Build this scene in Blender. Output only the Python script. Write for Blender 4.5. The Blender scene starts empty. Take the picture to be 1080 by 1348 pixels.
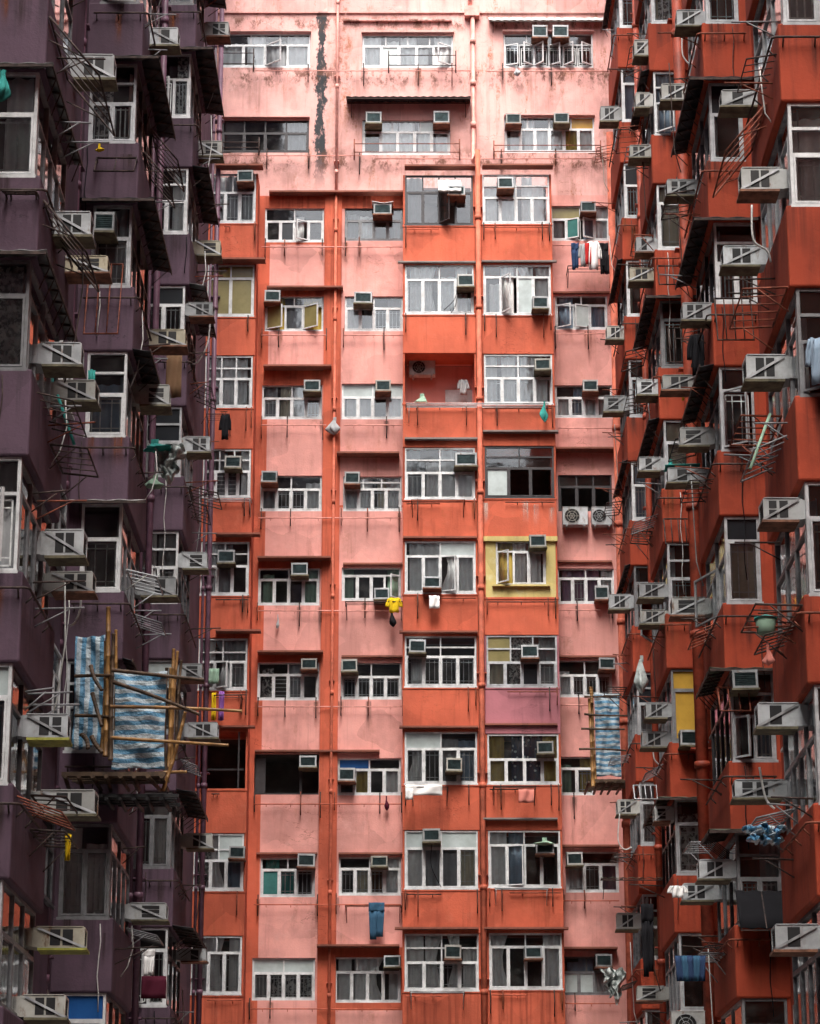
import bpy, math, random
from mathutils import Vector, Matrix
R = random.Random(11)
sc = bpy.context.scene
COL = sc.collection
# ------------------------------------------------------------------ camera model (photo pixels -> world)
F = 3415.0; TH = math.radians(16.7); CU, CV = 540.0, 674.0; CZ = 1.6
ct, st = math.cos(TH), math.sin(TH)
def ray(u, v):
    a = (u-CU)/F; b = (CV-v)/F
    return Vector((a, ct - b*st, st + b*ct))
def P(u, v, y):
    r = ray(u, v); k = y/r.y
    return Vector((r.x*k, y, r.z*k+CZ))
def PX(u, v, x):
    r = ray(u, v); k = x/r.x
    return Vector((x, r.y*k, r.z*k+CZ))
cam = bpy.data.cameras.new('camera'); co = bpy.data.objects.new('camera', cam); COL.objects.link(co)
cam.sensor_fit = 'VERTICAL'; cam.sensor_height = 24; cam.sensor_width = 24*820/1024
cam.lens = F/1348*24; cam.clip_end = 2000; cam.clip_start = .1
co.location = (0, 0, CZ); co.rotation_euler = (math.pi/2+TH, 0, 0); sc.camera = co

# ------------------------------------------------------------------ mesh builder
class MB:
    def __init__(s): s.v = []; s.f = []; s.m = []; s.sm = []
    def face(s, pts, m=0, sm=False):
        b = len(s.v); s.v += [tuple(p) for p in pts]; s.f.append(tuple(range(b, b+len(pts)))); s.m.append(m); s.sm.append(sm)
    def box(s, x0, x1, y0, y1, z0, z1, m=0, M=None):
        if x0 > x1: x0, x1 = x1, x0
        if y0 > y1: y0, y1 = y1, y0
        if z0 > z1: z0, z1 = z1, z0
        b = len(s.v)
        vs = [(x, y, z) for z in (z0, z1) for y in (y0, y1) for x in (x0, x1)]
        if M is not None: vs = [tuple(M @ Vector(p)) for p in vs]
        s.v += vs
        for q in ((0,2,3,1), (4,5,7,6), (0,1,5,4), (2,6,7,3), (0,4,6,2), (1,3,7,5)):
            s.f.append(tuple(b+i for i in q)); s.m.append(m); s.sm.append(False)
    def bar(s, a, b, w, h, m=0):
        a = Vector(a); b = Vector(b); d = b-a; L = d.length
        q = d.to_track_quat('Y', 'Z').to_matrix().to_4x4(); M = Matrix.Translation(a) @ q
        s.box(-w/2, w/2, 0, L, -h/2, h/2, m, M)
    def tube(s, pts, r, n=6, m=0):
        pts = [Vector(p) for p in pts]; base = len(s.v); k = len(pts)
        for i, p in enumerate(pts):
            if i == 0: d = pts[1]-p
            elif i == k-1: d = p-pts[i-1]
            else: d = (pts[i+1]-p).normalized() + (p-pts[i-1]).normalized()
            d.normalize()
            up = Vector((0,0,1)) if abs(d.z) < .9 else Vector((1,0,0))
            e = d.cross(up).normalized(); g = d.cross(e)
            rr = r[i] if isinstance(r, (list, tuple)) else r
            for j in range(n):
                t = 2*math.pi*j/n; s.v.append(tuple(p + e*rr*math.cos(t) + g*rr*math.sin(t)))
        for i in range(k-1):
            for j in range(n):
                a = base+i*n+j; b = base+i*n+(j+1) % n
                s.f.append((a, b, b+n, a+n)); s.m.append(m); s.sm.append(True)
        s.f.append(tuple(base+j for j in range(n))[::-1]); s.m.append(m); s.sm.append(False)
        s.f.append(tuple(base+(k-1)*n+j for j in range(n))); s.m.append(m); s.sm.append(False)
    def sheet(s, fn, nu, nv, m=0, sm=True):
        b = len(s.v)
        for j in range(nv+1):
            for i in range(nu+1): s.v.append(tuple(fn(i/nu, j/nv)))
        for j in range(nv):
            for i in range(nu):
                a = b+j*(nu+1)+i; s.f.append((a, a+1, a+nu+2, a+nu+1)); s.m.append(m); s.sm.append(sm)
    def disc(s, c, r, n, axis='y', m=0):
        c = Vector(c); pts = []
        for j in range(n):
            t = 2*math.pi*j/n; a, b = r*math.cos(t), r*math.sin(t)
            pts.append(c+(Vector((a, 0, b)) if axis == 'y' else Vector((0, a, b))))
        s.face(pts, m)
    def mesh(s, name, mats):
        me = bpy.data.meshes.new(name); me.from_pydata(s.v, [], s.f)
        if not isinstance(mats, (list, tuple)): mats = [mats]
        for x in mats: me.materials.append(x)
        me.polygons.foreach_set('material_index', s.m); me.polygons.foreach_set('use_smooth', s.sm)
        me.update(); return me
    def build(s, name, mats, parent=None, loc=None, rz=0, bevel=0, solid=0):
        o = bpy.data.objects.new(name, s.mesh(name, mats)); COL.objects.link(o)
        if parent: o.parent = parent
        if loc is not None: o.location = loc
        if rz: o.rotation_euler.z = rz
        if solid:
            q = o.modifiers.new('thickness', 'SOLIDIFY'); q.thickness = solid; q.offset = 0
        if bevel:
            q = o.modifiers.new('bevel', 'BEVEL'); q.width = bevel; q.segments = 2; q.limit_method = 'ANGLE'
        return o
def tag(o, label, cat, group=None, kind=None):
    o['label'] = label; o['category'] = cat
    if group: o['group'] = group
    if kind: o['kind'] = kind
    return o
def struct(o): o['kind'] = 'structure'; return o
def empty(name, loc=(0,0,0), rz=0, parent=None):
    o = bpy.data.objects.new(name, None); COL.objects.link(o); o.location = loc; o.rotation_euler.z = rz
    o.empty_display_size = .1
    if parent: o.parent = parent
    return o
def copy_tree(o, parent=None):
    c = o.copy(); COL.objects.link(c)
    if parent: c.parent = parent
    for ch in o.children: copy_tree(ch, c)
    return c
ORD = 'zeroth first second third fourth fifth sixth seventh eighth ninth tenth eleventh twelfth thirteenth fourteenth fifteenth sixteenth seventeenth eighteenth nineteenth twentieth'.split()

# ------------------------------------------------------------------ materials
def new_mat(name):
    m = bpy.data.materials.new(name); m.use_nodes = True; nt = m.node_tree
    return m, nt, nt.nodes['Principled BSDF']
def nd(nt, t, **k):
    n = nt.nodes.new(t)
    for a, b in k.items(): setattr(n, a, b)
    return n
def noise(nt, vec, scale, detail=4, rough=.55):
    n = nd(nt, 'ShaderNodeTexNoise'); n.inputs['Scale'].default_value = scale; n.inputs['Detail'].default_value = detail
    n.inputs['Roughness'].default_value = rough; nt.links.new(vec, n.inputs['Vector']); return n.outputs['Fac']
def rng(nt, val, a, b, c=0., d=1.):
    n = nd(nt, 'ShaderNodeMapRange'); n.interpolation_type = 'SMOOTHSTEP'
    nt.links.new(val, n.inputs['Value']); n.inputs['From Min'].default_value = a; n.inputs['From Max'].default_value = b
    n.inputs['To Min'].default_value = c; n.inputs['To Max'].default_value = d; return n.outputs['Result']
def mth(nt, op, a, b=None):
    n = nd(nt, 'ShaderNodeMath', operation=op)
    for i, x in enumerate((a, b)):
        if x is None: continue
        if isinstance(x, (int, float)): n.inputs[i].default_value = x
        else: nt.links.new(x, n.inputs[i])
    return n.outputs[0]
def mix(nt, fac, a, b):
    n = nd(nt, 'ShaderNodeMix', data_type='RGBA')
    if isinstance(fac, (int, float)): n.inputs[0].default_value = fac
    else: nt.links.new(fac, n.inputs[0])
    for i, x in ((6, a), (7, b)):
        if isinstance(x, tuple): n.inputs[i].default_value = (*x[:3], 1)
        else: nt.links.new(x, n.inputs[i])
    return n.outputs[2]
def vmap(nt, vec, sx, sy, sz):
    n = nd(nt, 'ShaderNodeMapping'); n.inputs['Scale'].default_value = (sx, sy, sz); nt.links.new(vec, n.inputs['Vector']); return n.outputs[0]
def mul(c, k): return tuple(min(1, x*k) for x in c)
def mth_vec(nt, pos, scale, amt):
    """position jittered by noise, so that patch edges wander"""
    n = nd(nt, 'ShaderNodeTexNoise'); n.inputs['Scale'].default_value = scale; n.inputs['Detail'].default_value = 4; nt.links.new(pos, n.inputs['Vector'])
    m = nd(nt, 'ShaderNodeVectorMath', operation='SCALE'); nt.links.new(n.outputs['Color'], m.inputs[0]); m.inputs['Scale'].default_value = amt
    a = nd(nt, 'ShaderNodeVectorMath', operation='ADD'); nt.links.new(pos, a.inputs[0]); nt.links.new(m.outputs[0], a.inputs[1]); return a.outputs[0]
def paint(name, col, dirt=.45, dirtcol=(.045,.03,.028), patch=.3, patchcol=None, rough=.8, rust=0., special=None, bump=.25, sill=False):
    """weathered render: mottling, rain streaks, scuffed patches, rust runs"""
    m, nt, b = new_mat(name)
    pos = nd(nt, 'ShaderNodeNewGeometry').outputs['Position']
    c = mix(nt, rng(nt, noise(nt, pos, .7, 6, .6), .35, .68), mul(col, 1.12), mul(col, .74))
    c = mix(nt, rng(nt, noise(nt, pos, 3.3, 8, .7), .52, .72, 0, patch), c, patchcol or mul(col, 1.28))
    s = noise(nt, vmap(nt, pos, 5.5, 5.5, .32), 1., 6, .65)
    c = mix(nt, mth(nt, 'MULTIPLY', rng(nt, s, .5, .78), dirt), c, dirtcol)
    cr = mth(nt, 'ABSOLUTE', mth(nt, 'SUBTRACT', noise(nt, vmap(nt, pos, .8, .8, 2.2), 1.1, 5, .6), .5))
    ck = mth(nt, 'MULTIPLY', rng(nt, cr, .001, .006, 1, 0), rng(nt, noise(nt, pos, .55, 3), .56, .66))
    c = mix(nt, mth(nt, 'MULTIPLY', ck, .7), c, dirtcol)
    big = noise(nt, vmap(nt, pos, 1.3, 1.3, .45), .9, 7, .62)
    c = mix(nt, mth(nt, 'MULTIPLY', rng(nt, big, .5, .74), dirt*.75), c, dirtcol)
    s2 = noise(nt, pos, 14, 6, .75)
    c = mix(nt, rng(nt, s2, .62, .78, 0, dirt*.7), c, dirtcol)
    if rust:
        s3 = noise(nt, vmap(nt, pos, 2.1, 2.1, .5), 1.3, 8, .72); s4 = noise(nt, pos, 9, 8, .8)
        k = mth(nt, 'MULTIPLY', rng(nt, s3, .53, .66), rng(nt, s4, .38, .62))
        c = mix(nt, mth(nt, 'MULTIPLY', k, rust), c, (.30,.105,.035))
    vo = nd(nt, 'ShaderNodeTexVoronoi'); vo.inputs['Scale'].default_value = .9; nt.links.new(mth_vec(nt, pos, 2.2, .25), vo.inputs['Vector'])
    sv = nd(nt, 'ShaderNodeSeparateXYZ'); nt.links.new(vo.outputs['Color'], sv.inputs[0])
    c = mix(nt, rng(nt, sv.outputs[0], .60, .62, 0, .30), c, mul(col, 1.22))       # repainted patches
    c = mix(nt, rng(nt, sv.outputs[1], .74, .76, 0, .30), c, mul(col, .66))
    if sill:                                                                        # runs of dirt starting at the sill
        g = nd(nt, 'ShaderNodeSeparateXYZ'); nt.links.new(nd(nt, 'ShaderNodeTexCoord').outputs['Generated'], g.inputs[0])
        ss = noise(nt, vmap(nt, pos, 7, 7, .22), 1., 5, .6)
        k = mth(nt, 'MULTIPLY', rng(nt, ss, .46, .66), rng(nt, g.outputs[2], .25, .8))
        c = mix(nt, mth(nt, 'MULTIPLY', k, .5), c, dirtcol)
    if special: c = special(nt, pos, c)
    nt.links.new(c, b.inputs['Base Color']); b.inputs['Roughness'].default_value = rough
    b.inputs['Specular IOR Level'].default_value = .25
    bp = nd(nt, 'ShaderNodeBump'); bp.inputs['Strength'].default_value = bump; bp.inputs['Distance'].default_value = .02
    h = mth(nt, 'ADD', noise(nt, pos, 22, 5, .6), mth(nt, 'MULTIPLY', noise(nt, pos, 2.2, 4, .5), 2.2))
    nt.links.new(h, bp.inputs['Height']); nt.links.new(bp.outputs[0], b.inputs['Normal'])
    return m
def plain(name, col, rough=.5, metal=0., var=.18, scale=7., spec=.4, trans=0):
    m, nt, b = new_mat(name)
    pos = nd(nt, 'ShaderNodeNewGeometry').outputs['Position']
    c = mix(nt, rng(nt, noise(nt, pos, scale, 5, .65), .3, .72), mul(col, 1+var), mul(col, 1-var*1.6))
    nt.links.new(c, b.inputs['Base Color']); b.inputs['Roughness'].default_value = rough
    b.inputs['Metallic'].default_value = metal; b.inputs['Specular IOR Level'].default_value = spec
    return m
def top_stain(nt, pos, c):
    sx = nd(nt, 'ShaderNodeSeparateXYZ'); nt.links.new(pos, sx.inputs[0]); x, z = sx.outputs[0], sx.outputs[2]
    n1 = mth(nt, 'MULTIPLY', mth(nt, 'SUBTRACT', noise(nt, vmap(nt, pos, 1, 1, .55), 2.2, 8, .7), .5), .75)
    n2 = mth(nt, 'MULTIPLY', mth(nt, 'SUBTRACT', noise(nt, pos, 11, 6, .7), .5), .3)
    # black weather streak where a downpipe once leaked
    x0 = P(423, 120, 69.5).x
    dx = mth(nt, 'ABSOLUTE', mth(nt, 'ADD', mth(nt, 'SUBTRACT', x, x0), mth(nt, 'ADD', n1, n2)))
    zb = P(0, 262, 69.5).z; zt = P(0, 12, 69.5).z
    k = mth(nt, 'MULTIPLY', rng(nt, dx, .11, .17, 1, 0), mth(nt, 'MULTIPLY', rng(nt, z, zb, zb+1.6), rng(nt, z, zt, zt-.3)))
    g = rng(nt, noise(nt, vmap(nt, pos, 3, 3, 1.2), 2., 6, .7), .30, .48)
    c = mix(nt, mth(nt, 'MULTIPLY', k, g), c, (.035,.04,.045))
    # brown runs beside it
    x1 = P(449, 120, 69.5).x
    dx = mth(nt, 'ABSOLUTE', mth(nt, 'ADD', mth(nt, 'SUBTRACT', x, x1), mth(nt, 'MULTIPLY', n1, 1.6)))
    k = mth(nt, 'MULTIPLY', rng(nt, dx, .05, .3, .75, 0), rng(nt, noise(nt, pos, 5, 8, .75), .46, .6))
    zb2 = P(0, 140, 69.5).z
    c = mix(nt, mth(nt, 'MULTIPLY', k, rng(nt, z, zb2, zb2+.8)), c, (.27,.085,.035))
    # grime under the sills and along the top mouldings
    for vv, hh in ((100, .7), (30, .4), (212, .6)):
        zz = P(0, vv, 69.5).z
        k = rng(nt, mth(nt, 'ABSOLUTE', mth(nt, 'SUBTRACT', z, zz)), .02, hh, 1, 0)
        k = mth(nt, 'MULTIPLY', k, rng(nt, noise(nt, vmap(nt, pos, 2.3, 2.3, 1.4), 1.5, 8, .75), .47, .62))
        c = mix(nt, mth(nt, 'MULTIPLY', k, .9), c, (.12,.05,.03))
    return c
M = {}
M['pink'] = paint('pink_render', (.73,.345,.305), .4, dirtcol=(.20,.07,.05), patch=.35, patchcol=(.74,.42,.38), rust=.35)
M['pale'] = paint('pale_pink_render', (.72,.40,.365), .5, dirtcol=(.22,.09,.06), patch=.5, patchcol=(.78,.50,.47), rust=.95, special=top_stain)
M['orange'] = paint('orange_render', (.555,.122,.066), .5, dirtcol=(.13,.022,.012), patch=.3, patchcol=(.62,.20,.13), rust=.3, sill=True)
M['red'] = paint('red_wing_render', (.37,.058,.026), .5, dirtcol=(.055,.016,.012), patch=.3, rust=.2, sill=True)
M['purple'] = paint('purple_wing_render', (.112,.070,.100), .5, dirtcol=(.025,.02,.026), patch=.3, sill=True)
M['yellow'] = paint('yellow_render', (.60,.50,.20), .5, dirtcol=(.20,.14,.04), patch=.8, patchcol=(.62,.62,.42), rust=.3)
M['mauve'] = paint('mauve_render', (.42,.16,.19), .35, patch=.3)
M['concrete'] = paint('grey_concrete', (.22,.2,.19), .5)
M['slab'] = paint('dark_slab', (.27,.10,.07), .6)
M['ground'] = paint('courtyard_concrete', (.2,.19,.18), .4)
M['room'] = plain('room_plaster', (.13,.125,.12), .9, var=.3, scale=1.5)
M['white'] = plain('white_window_metal', (.66,.68,.69), .42, var=.16, scale=4)
M['silver'] = plain('aluminium_frame', (.48,.50,.52), .38, .25, var=.2, scale=4)
M['bronze'] = plain('dark_bronze_frame', (.055,.052,.055), .4, .2)
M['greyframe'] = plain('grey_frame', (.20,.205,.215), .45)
M['shadeframe'] = plain('shade_dark_aluminium_frame', (.135,.14,.15), .5, .2, var=.35, scale=5)  # aluminium darkened: the shade on the wings' side faces is in its colour
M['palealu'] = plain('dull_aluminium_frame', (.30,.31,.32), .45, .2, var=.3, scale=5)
M['grille'] = plain('window_grille_metal', (.72,.74,.74), .4, .1)
M['iron'] = plain('rusty_iron', (.055,.035,.03), .7, .1, var=.5, scale=9)
M['rust'] = plain('rust_red_iron', (.20,.055,.03), .75, var=.4, scale=9)
M['acwhite'] = plain('white_enamel', (.47,.50,.52), .5, var=.22, scale=3)
M['acbeige'] = plain('beige_enamel', (.46,.42,.31), .5, var=.2, scale=3)
M['acgrey'] = plain('grey_enamel', (.29,.31,.32), .5, var=.22, scale=3)
for k_ in ('acwhite', 'acbeige', 'acgrey'):              # every unit has aged differently: value, yellowing and rust by object
    nt_ = M[k_].node_tree; b_ = nt_.nodes['Principled BSDF']; src = b_.inputs['Base Color'].links[0].from_socket
    oi = nt_.nodes.new('ShaderNodeObjectInfo'); pos_ = nd(nt_, 'ShaderNodeNewGeometry').outputs['Position']
    c_ = mix(nt_, rng(nt_, oi.outputs['Random'], .45, 1., 0, .45), src, (.40,.36,.25))
    c_ = mix(nt_, rng(nt_, mth(nt_, 'FRACT', mth(nt_, 'MULTIPLY', oi.outputs['Random'], 7.3)), 0., 1., 0, .45), c_, (.20,.21,.22))
    rn = rng(nt_, noise(nt_, vmap(nt_, pos_, 6, 6, 2), 1.6, 7, .7), .54, .68)
    c_ = mix(nt_, mth(nt_, 'MULTIPLY', rn, mth(nt_, 'FRACT', mth(nt_, 'MULTIPLY', oi.outputs['Random'], 3.7))), c_, (.16,.075,.035))
    nt_.links.new(c_, b_.inputs['Base Color'])
M['acfin'] = plain('condenser_fins', (.05,.085,.09), .45, .4, var=.3)
M['slot'] = plain('dark_louvre', (.012,.012,.014), .6)
M['tray'] = plain('olive_drip_tray', (.13,.115,.07), .7, var=.4, scale=5)
M['traygreen'] = plain('lime_drip_tray', (.33,.33,.06), .6, var=.3, scale=5)
M['traybrown'] = plain('rusty_tray', (.19,.085,.05), .75, var=.4, scale=6)
M['awning'] = plain('black_sheet_metal', (.035,.035,.04), .6, .2, var=.4, scale=3)
M['awngreen'] = plain('olive_sheet_metal', (.07,.085,.06), .55, .2, var=.4, scale=3)
M['awngrey'] = plain('grey_sheet_metal', (.17,.18,.18), .5, .3, var=.3, scale=3)
M['awnlight'] = plain('pale_sheet_metal', (.55,.56,.55), .5, .2, var=.25, scale=3)
M['pinkpipe'] = plain('pink_painted_pipe', (.72,.34,.29), .55, var=.2, scale=3)
M['orangepipe'] = plain('orange_painted_pipe', (.52,.13,.075), .75, var=.25, scale=3)
M['redpipe'] = plain('red_painted_pipe', (.34,.058,.028), .6, var=.3, scale=3)
M['purplepipe'] = plain('purple_painted_pipe', (.14,.07,.105), .5, var=.25, scale=3)
M['pvc'] = plain('white_hose', (.6,.6,.58), .5)
for n_, c_ in dict(cwhite=(.88,.88,.87), ccream=(.62,.56,.43), cyellow=(.55,.40,.10), cgreen=(.28,.42,.32), cblue=(.25,.33,.42), clace=(.42,.42,.40),
                   cbrown=(.20,.12,.07), cgrey=(.36,.37,.38), cteal=(.05,.30,.27), cred=(.45,.03,.03), cblack=(.015,.015,.018), cnavy=(.03,.055,.12), cjean=(.04,.10,.17),
                   cyel=(.72,.50,.02), cpink=(.60,.22,.18), cmauve=(.34,.20,.30), cpurple=(.30,.13,.42), cmaroon=(.085,.015,.03)).items():
    M[n_] = plain('cloth_'+n_[1:], c_, .9, var=.06, scale=4, spec=.1)
def glassmat():
    m, nt, b = new_mat('window_glass'); nt.nodes.remove(b)
    out = nt.nodes['Material Output']
    tr = nd(nt, 'ShaderNodeBsdfTransparent'); tr.inputs[0].default_value = (.90,.95,.96,1)
    gl = nd(nt, 'ShaderNodeBsdfGlossy'); gl.inputs['Roughness'].default_value = .04; gl.inputs[0].default_value = (.95,.97,1,1)
    fr = nd(nt, 'ShaderNodeFresnel'); fr.inputs['IOR'].default_value = 1.55
    pos = nd(nt, 'ShaderNodeNewGeometry').outputs['Position']
    bp = nd(nt, 'ShaderNodeBump'); bp.inputs['Strength'].default_value = .06; bp.inputs['Distance'].default_value = .05
    nt.links.new(noise(nt, pos, 1.4, 3), bp.inputs['Height']); nt.links.new(bp.outputs[0], gl.inputs['Normal'])
    # a film of dust
    df = nd(nt, 'ShaderNodeBsdfDiffuse'); df.inputs[0].default_value = (.5,.5,.48,1)
    mx = nd(nt, 'ShaderNodeMixShader'); nt.links.new(rng(nt, noise(nt, pos, 2.6, 6, .7), .45, .75, .01, .08), mx.inputs[0])
    nt.links.new(tr.outputs[0], mx.inputs[1]); nt.links.new(df.outputs[0], mx.inputs[2])
    m2 = nd(nt, 'ShaderNodeMixShader'); nt.links.new(mth(nt, 'ADD', fr.outputs[0], .03), m2.inputs[0])
    nt.links.new(mx.outputs[0], m2.inputs[1]); nt.links.new(gl.outputs[0], m2.inputs[2]); nt.links.new(m2.outputs[0], out.inputs[0])
    return m
M['glass'] = glassmat()
def frosted(name, col):
    return plain(name, col, .25, var=.12, scale=2, spec=.5)
M['fteal'] = frosted('teal_film_glass', (.05,.17,.16)); M['folive'] = frosted('olive_film_glass', (.22,.19,.08)); M['fmilky'] = frosted('milky_glass', (.45,.52,.52))
M['fdark'] = frosted('dark_glass', (.015,.018,.022)); M['fblue'] = frosted('blue_board', (.02,.10,.32)); M['famber'] = frosted('amber_board', (.50,.30,.05))
def tarp_mat(name, axis):
    m, nt, b = new_mat(name)
    tc = nd(nt, 'ShaderNodeTexCoord'); sx = nd(nt, 'ShaderNodeSeparateXYZ'); nt.links.new(tc.outputs['Object'], sx.inputs[0])
    pos = tc.outputs['Object']
    w = mth(nt, 'ADD', sx.outputs[axis], mth(nt, 'MULTIPLY', noise(nt, pos, 2.5, 2), .05))
    f = mth(nt, 'FRACT', mth(nt, 'MULTIPLY', w, 6.6))
    k = rng(nt, mth(nt, 'ABSOLUTE', mth(nt, 'SUBTRACT', f, .5)), .22, .28)
    c = mix(nt, k, (.10,.28,.45), (.48,.56,.60))
    c = mix(nt, rng(nt, noise(nt, pos, 4, 6, .7), .5, .75, 0, .3), c, (.10,.22,.34))
    nt.links.new(c, b.inputs['Base Color']); b.inputs['Roughness'].default_value = .28
    bp = nd(nt, 'ShaderNodeBump'); bp.inputs['Strength'].default_value = 1.; bp.inputs['Distance'].default_value = .09
    nt.links.new(noise(nt, vmap(nt, pos, 1, 1, 1.6), 7, 5, .6), bp.inputs['Height']); nt.links.new(bp.outputs[0], b.inputs['Normal'])
    return m
M['tarpz'] = tarp_mat('blue_striped_tarp_level', 2); M['tarpx'] = tarp_mat('blue_striped_tarp_upright', 0)
M['plastic'] = plain('crumpled_clear_plastic', (.42,.47,.46), .2, var=.35, scale=6, spec=.6)
def bamboo():
    m, nt, b = new_mat('bamboo')
    pos = nd(nt, 'ShaderNodeNewGeometry').outputs['Position']
    c = mix(nt, rng(nt, noise(nt, pos, 3, 6, .7), .35, .7), (.38,.20,.06), (.13,.065,.025))
    nt.links.new(c, b.inputs['Base Color']); b.inputs['Roughness'].default_value = .5; return m
M['bamboo'] = bamboo(); M['bamboodark'] = plain('weathered_bamboo', (.075,.045,.025), .6, var=.4)
M['lamp'] = bpy.data.materials.new('lit_lamp'); M['lamp'].use_nodes = True
_b = M['lamp'].node_tree.nodes['Principled BSDF']; _b.inputs['Emission Color'].default_value = (1,.95,.85,1); _b.inputs['Emission Strength'].default_value = 6
def flower():
    m, nt, b = new_mat('starry_curtain')
    pos = nd(nt, 'ShaderNodeNewGeometry').outputs['Position']
    vo = nd(nt, 'ShaderNodeTexVoronoi'); vo.inputs['Scale'].default_value = 7; nt.links.new(pos, vo.inputs['Vector'])
    c = mix(nt, rng(nt, vo.outputs['Distance'], .22, .3), (.5,.62,.66), (.02,.06,.12))
    nt.links.new(c, b.inputs['Base Color']); b.inputs['Roughness'].default_value = .9; return m
M['cstar'] = flower()
def lace():
    m, nt, b = new_mat('lace_curtain')
    pos = nd(nt, 'ShaderNodeNewGeometry').outputs['Position']
    c = mix(nt, rng(nt, noise(nt, pos, 11, 5, .7), .45, .55), (.6,.6,.57), (.07,.075,.08))
    nt.links.new(c, b.inputs['Base Color']); b.inputs['Roughness'].default_value = .9; return m
M['claceb'] = lace()

def stain(name, col, amt):
    m, nt, b = new_mat(name); tc = nd(nt, 'ShaderNodeTexCoord'); g = nd(nt, 'ShaderNodeSeparateXYZ'); nt.links.new(tc.outputs['Generated'], g.inputs[0])
    pos = nd(nt, 'ShaderNodeNewGeometry').outputs['Position']
    e = rng(nt, mth(nt, 'ABSOLUTE', mth(nt, 'SUBTRACT', g.outputs[0], .5)), .1, .5, 1, 0)
    k = mth(nt, 'MULTIPLY', mth(nt, 'MULTIPLY', e, rng(nt, g.outputs[2], .0, .9)), rng(nt, noise(nt, vmap(nt, pos, 14, 14, .8), 1, 6, .7), .36, .66))
    nt.links.new(mth(nt, 'MULTIPLY', k, amt), b.inputs['Alpha']); b.inputs['Base Color'].default_value = (*col, 1); b.inputs['Roughness'].default_value = .9
    return m
M['stainrust'] = stain('rust_run', (.24,.07,.02), .85); M['staindark'] = stain('grime_run', (.05,.03,.025), .75); M['stainpale'] = stain('lime_run', (.75,.70,.62), .6)
OPP_H=50; EXPO=1.65; WY0=-13; SELV=58; SUNE=1.3
# ------------------------------------------------------------------ windows
CURT = {'w':'cwhite','c':'ccream','y':'cyellow','g':'cgreen','b':'cblue','l':'claceb','n':'cbrown','s':'cgrey','t':'cteal','*':'cstar','m':'cmauve'}
def fold(mb, x0, x1, z0, z1, y, mi, amp=.034, gather=0., rr=R):
    n = max(8, int((x1-x0)/.03)); ph = rr.uniform(0, 6); fq = rr.uniform(24, 36)
    def fn(s, t):
        x = x0+(x1-x0)*s
        if gather:                                   # tied back towards one side, lower down
            k = gather*math.sin(math.pi*min(1, (1-t)*1.1))**1
            x = x0+(x-x0)*(1-k) if gather > 0 else x1-(x1-x)*(1+k)
        return (x, y+amp*math.sin(ph+fq*(x0+(x1-x0)*s))+.6*amp*math.sin(1.7*ph+fq*.37*s*(x1-x0)), z0+(z1-z0)*t)
    mb.sheet(fn, n, 5 if gather else 1, mi)
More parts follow.
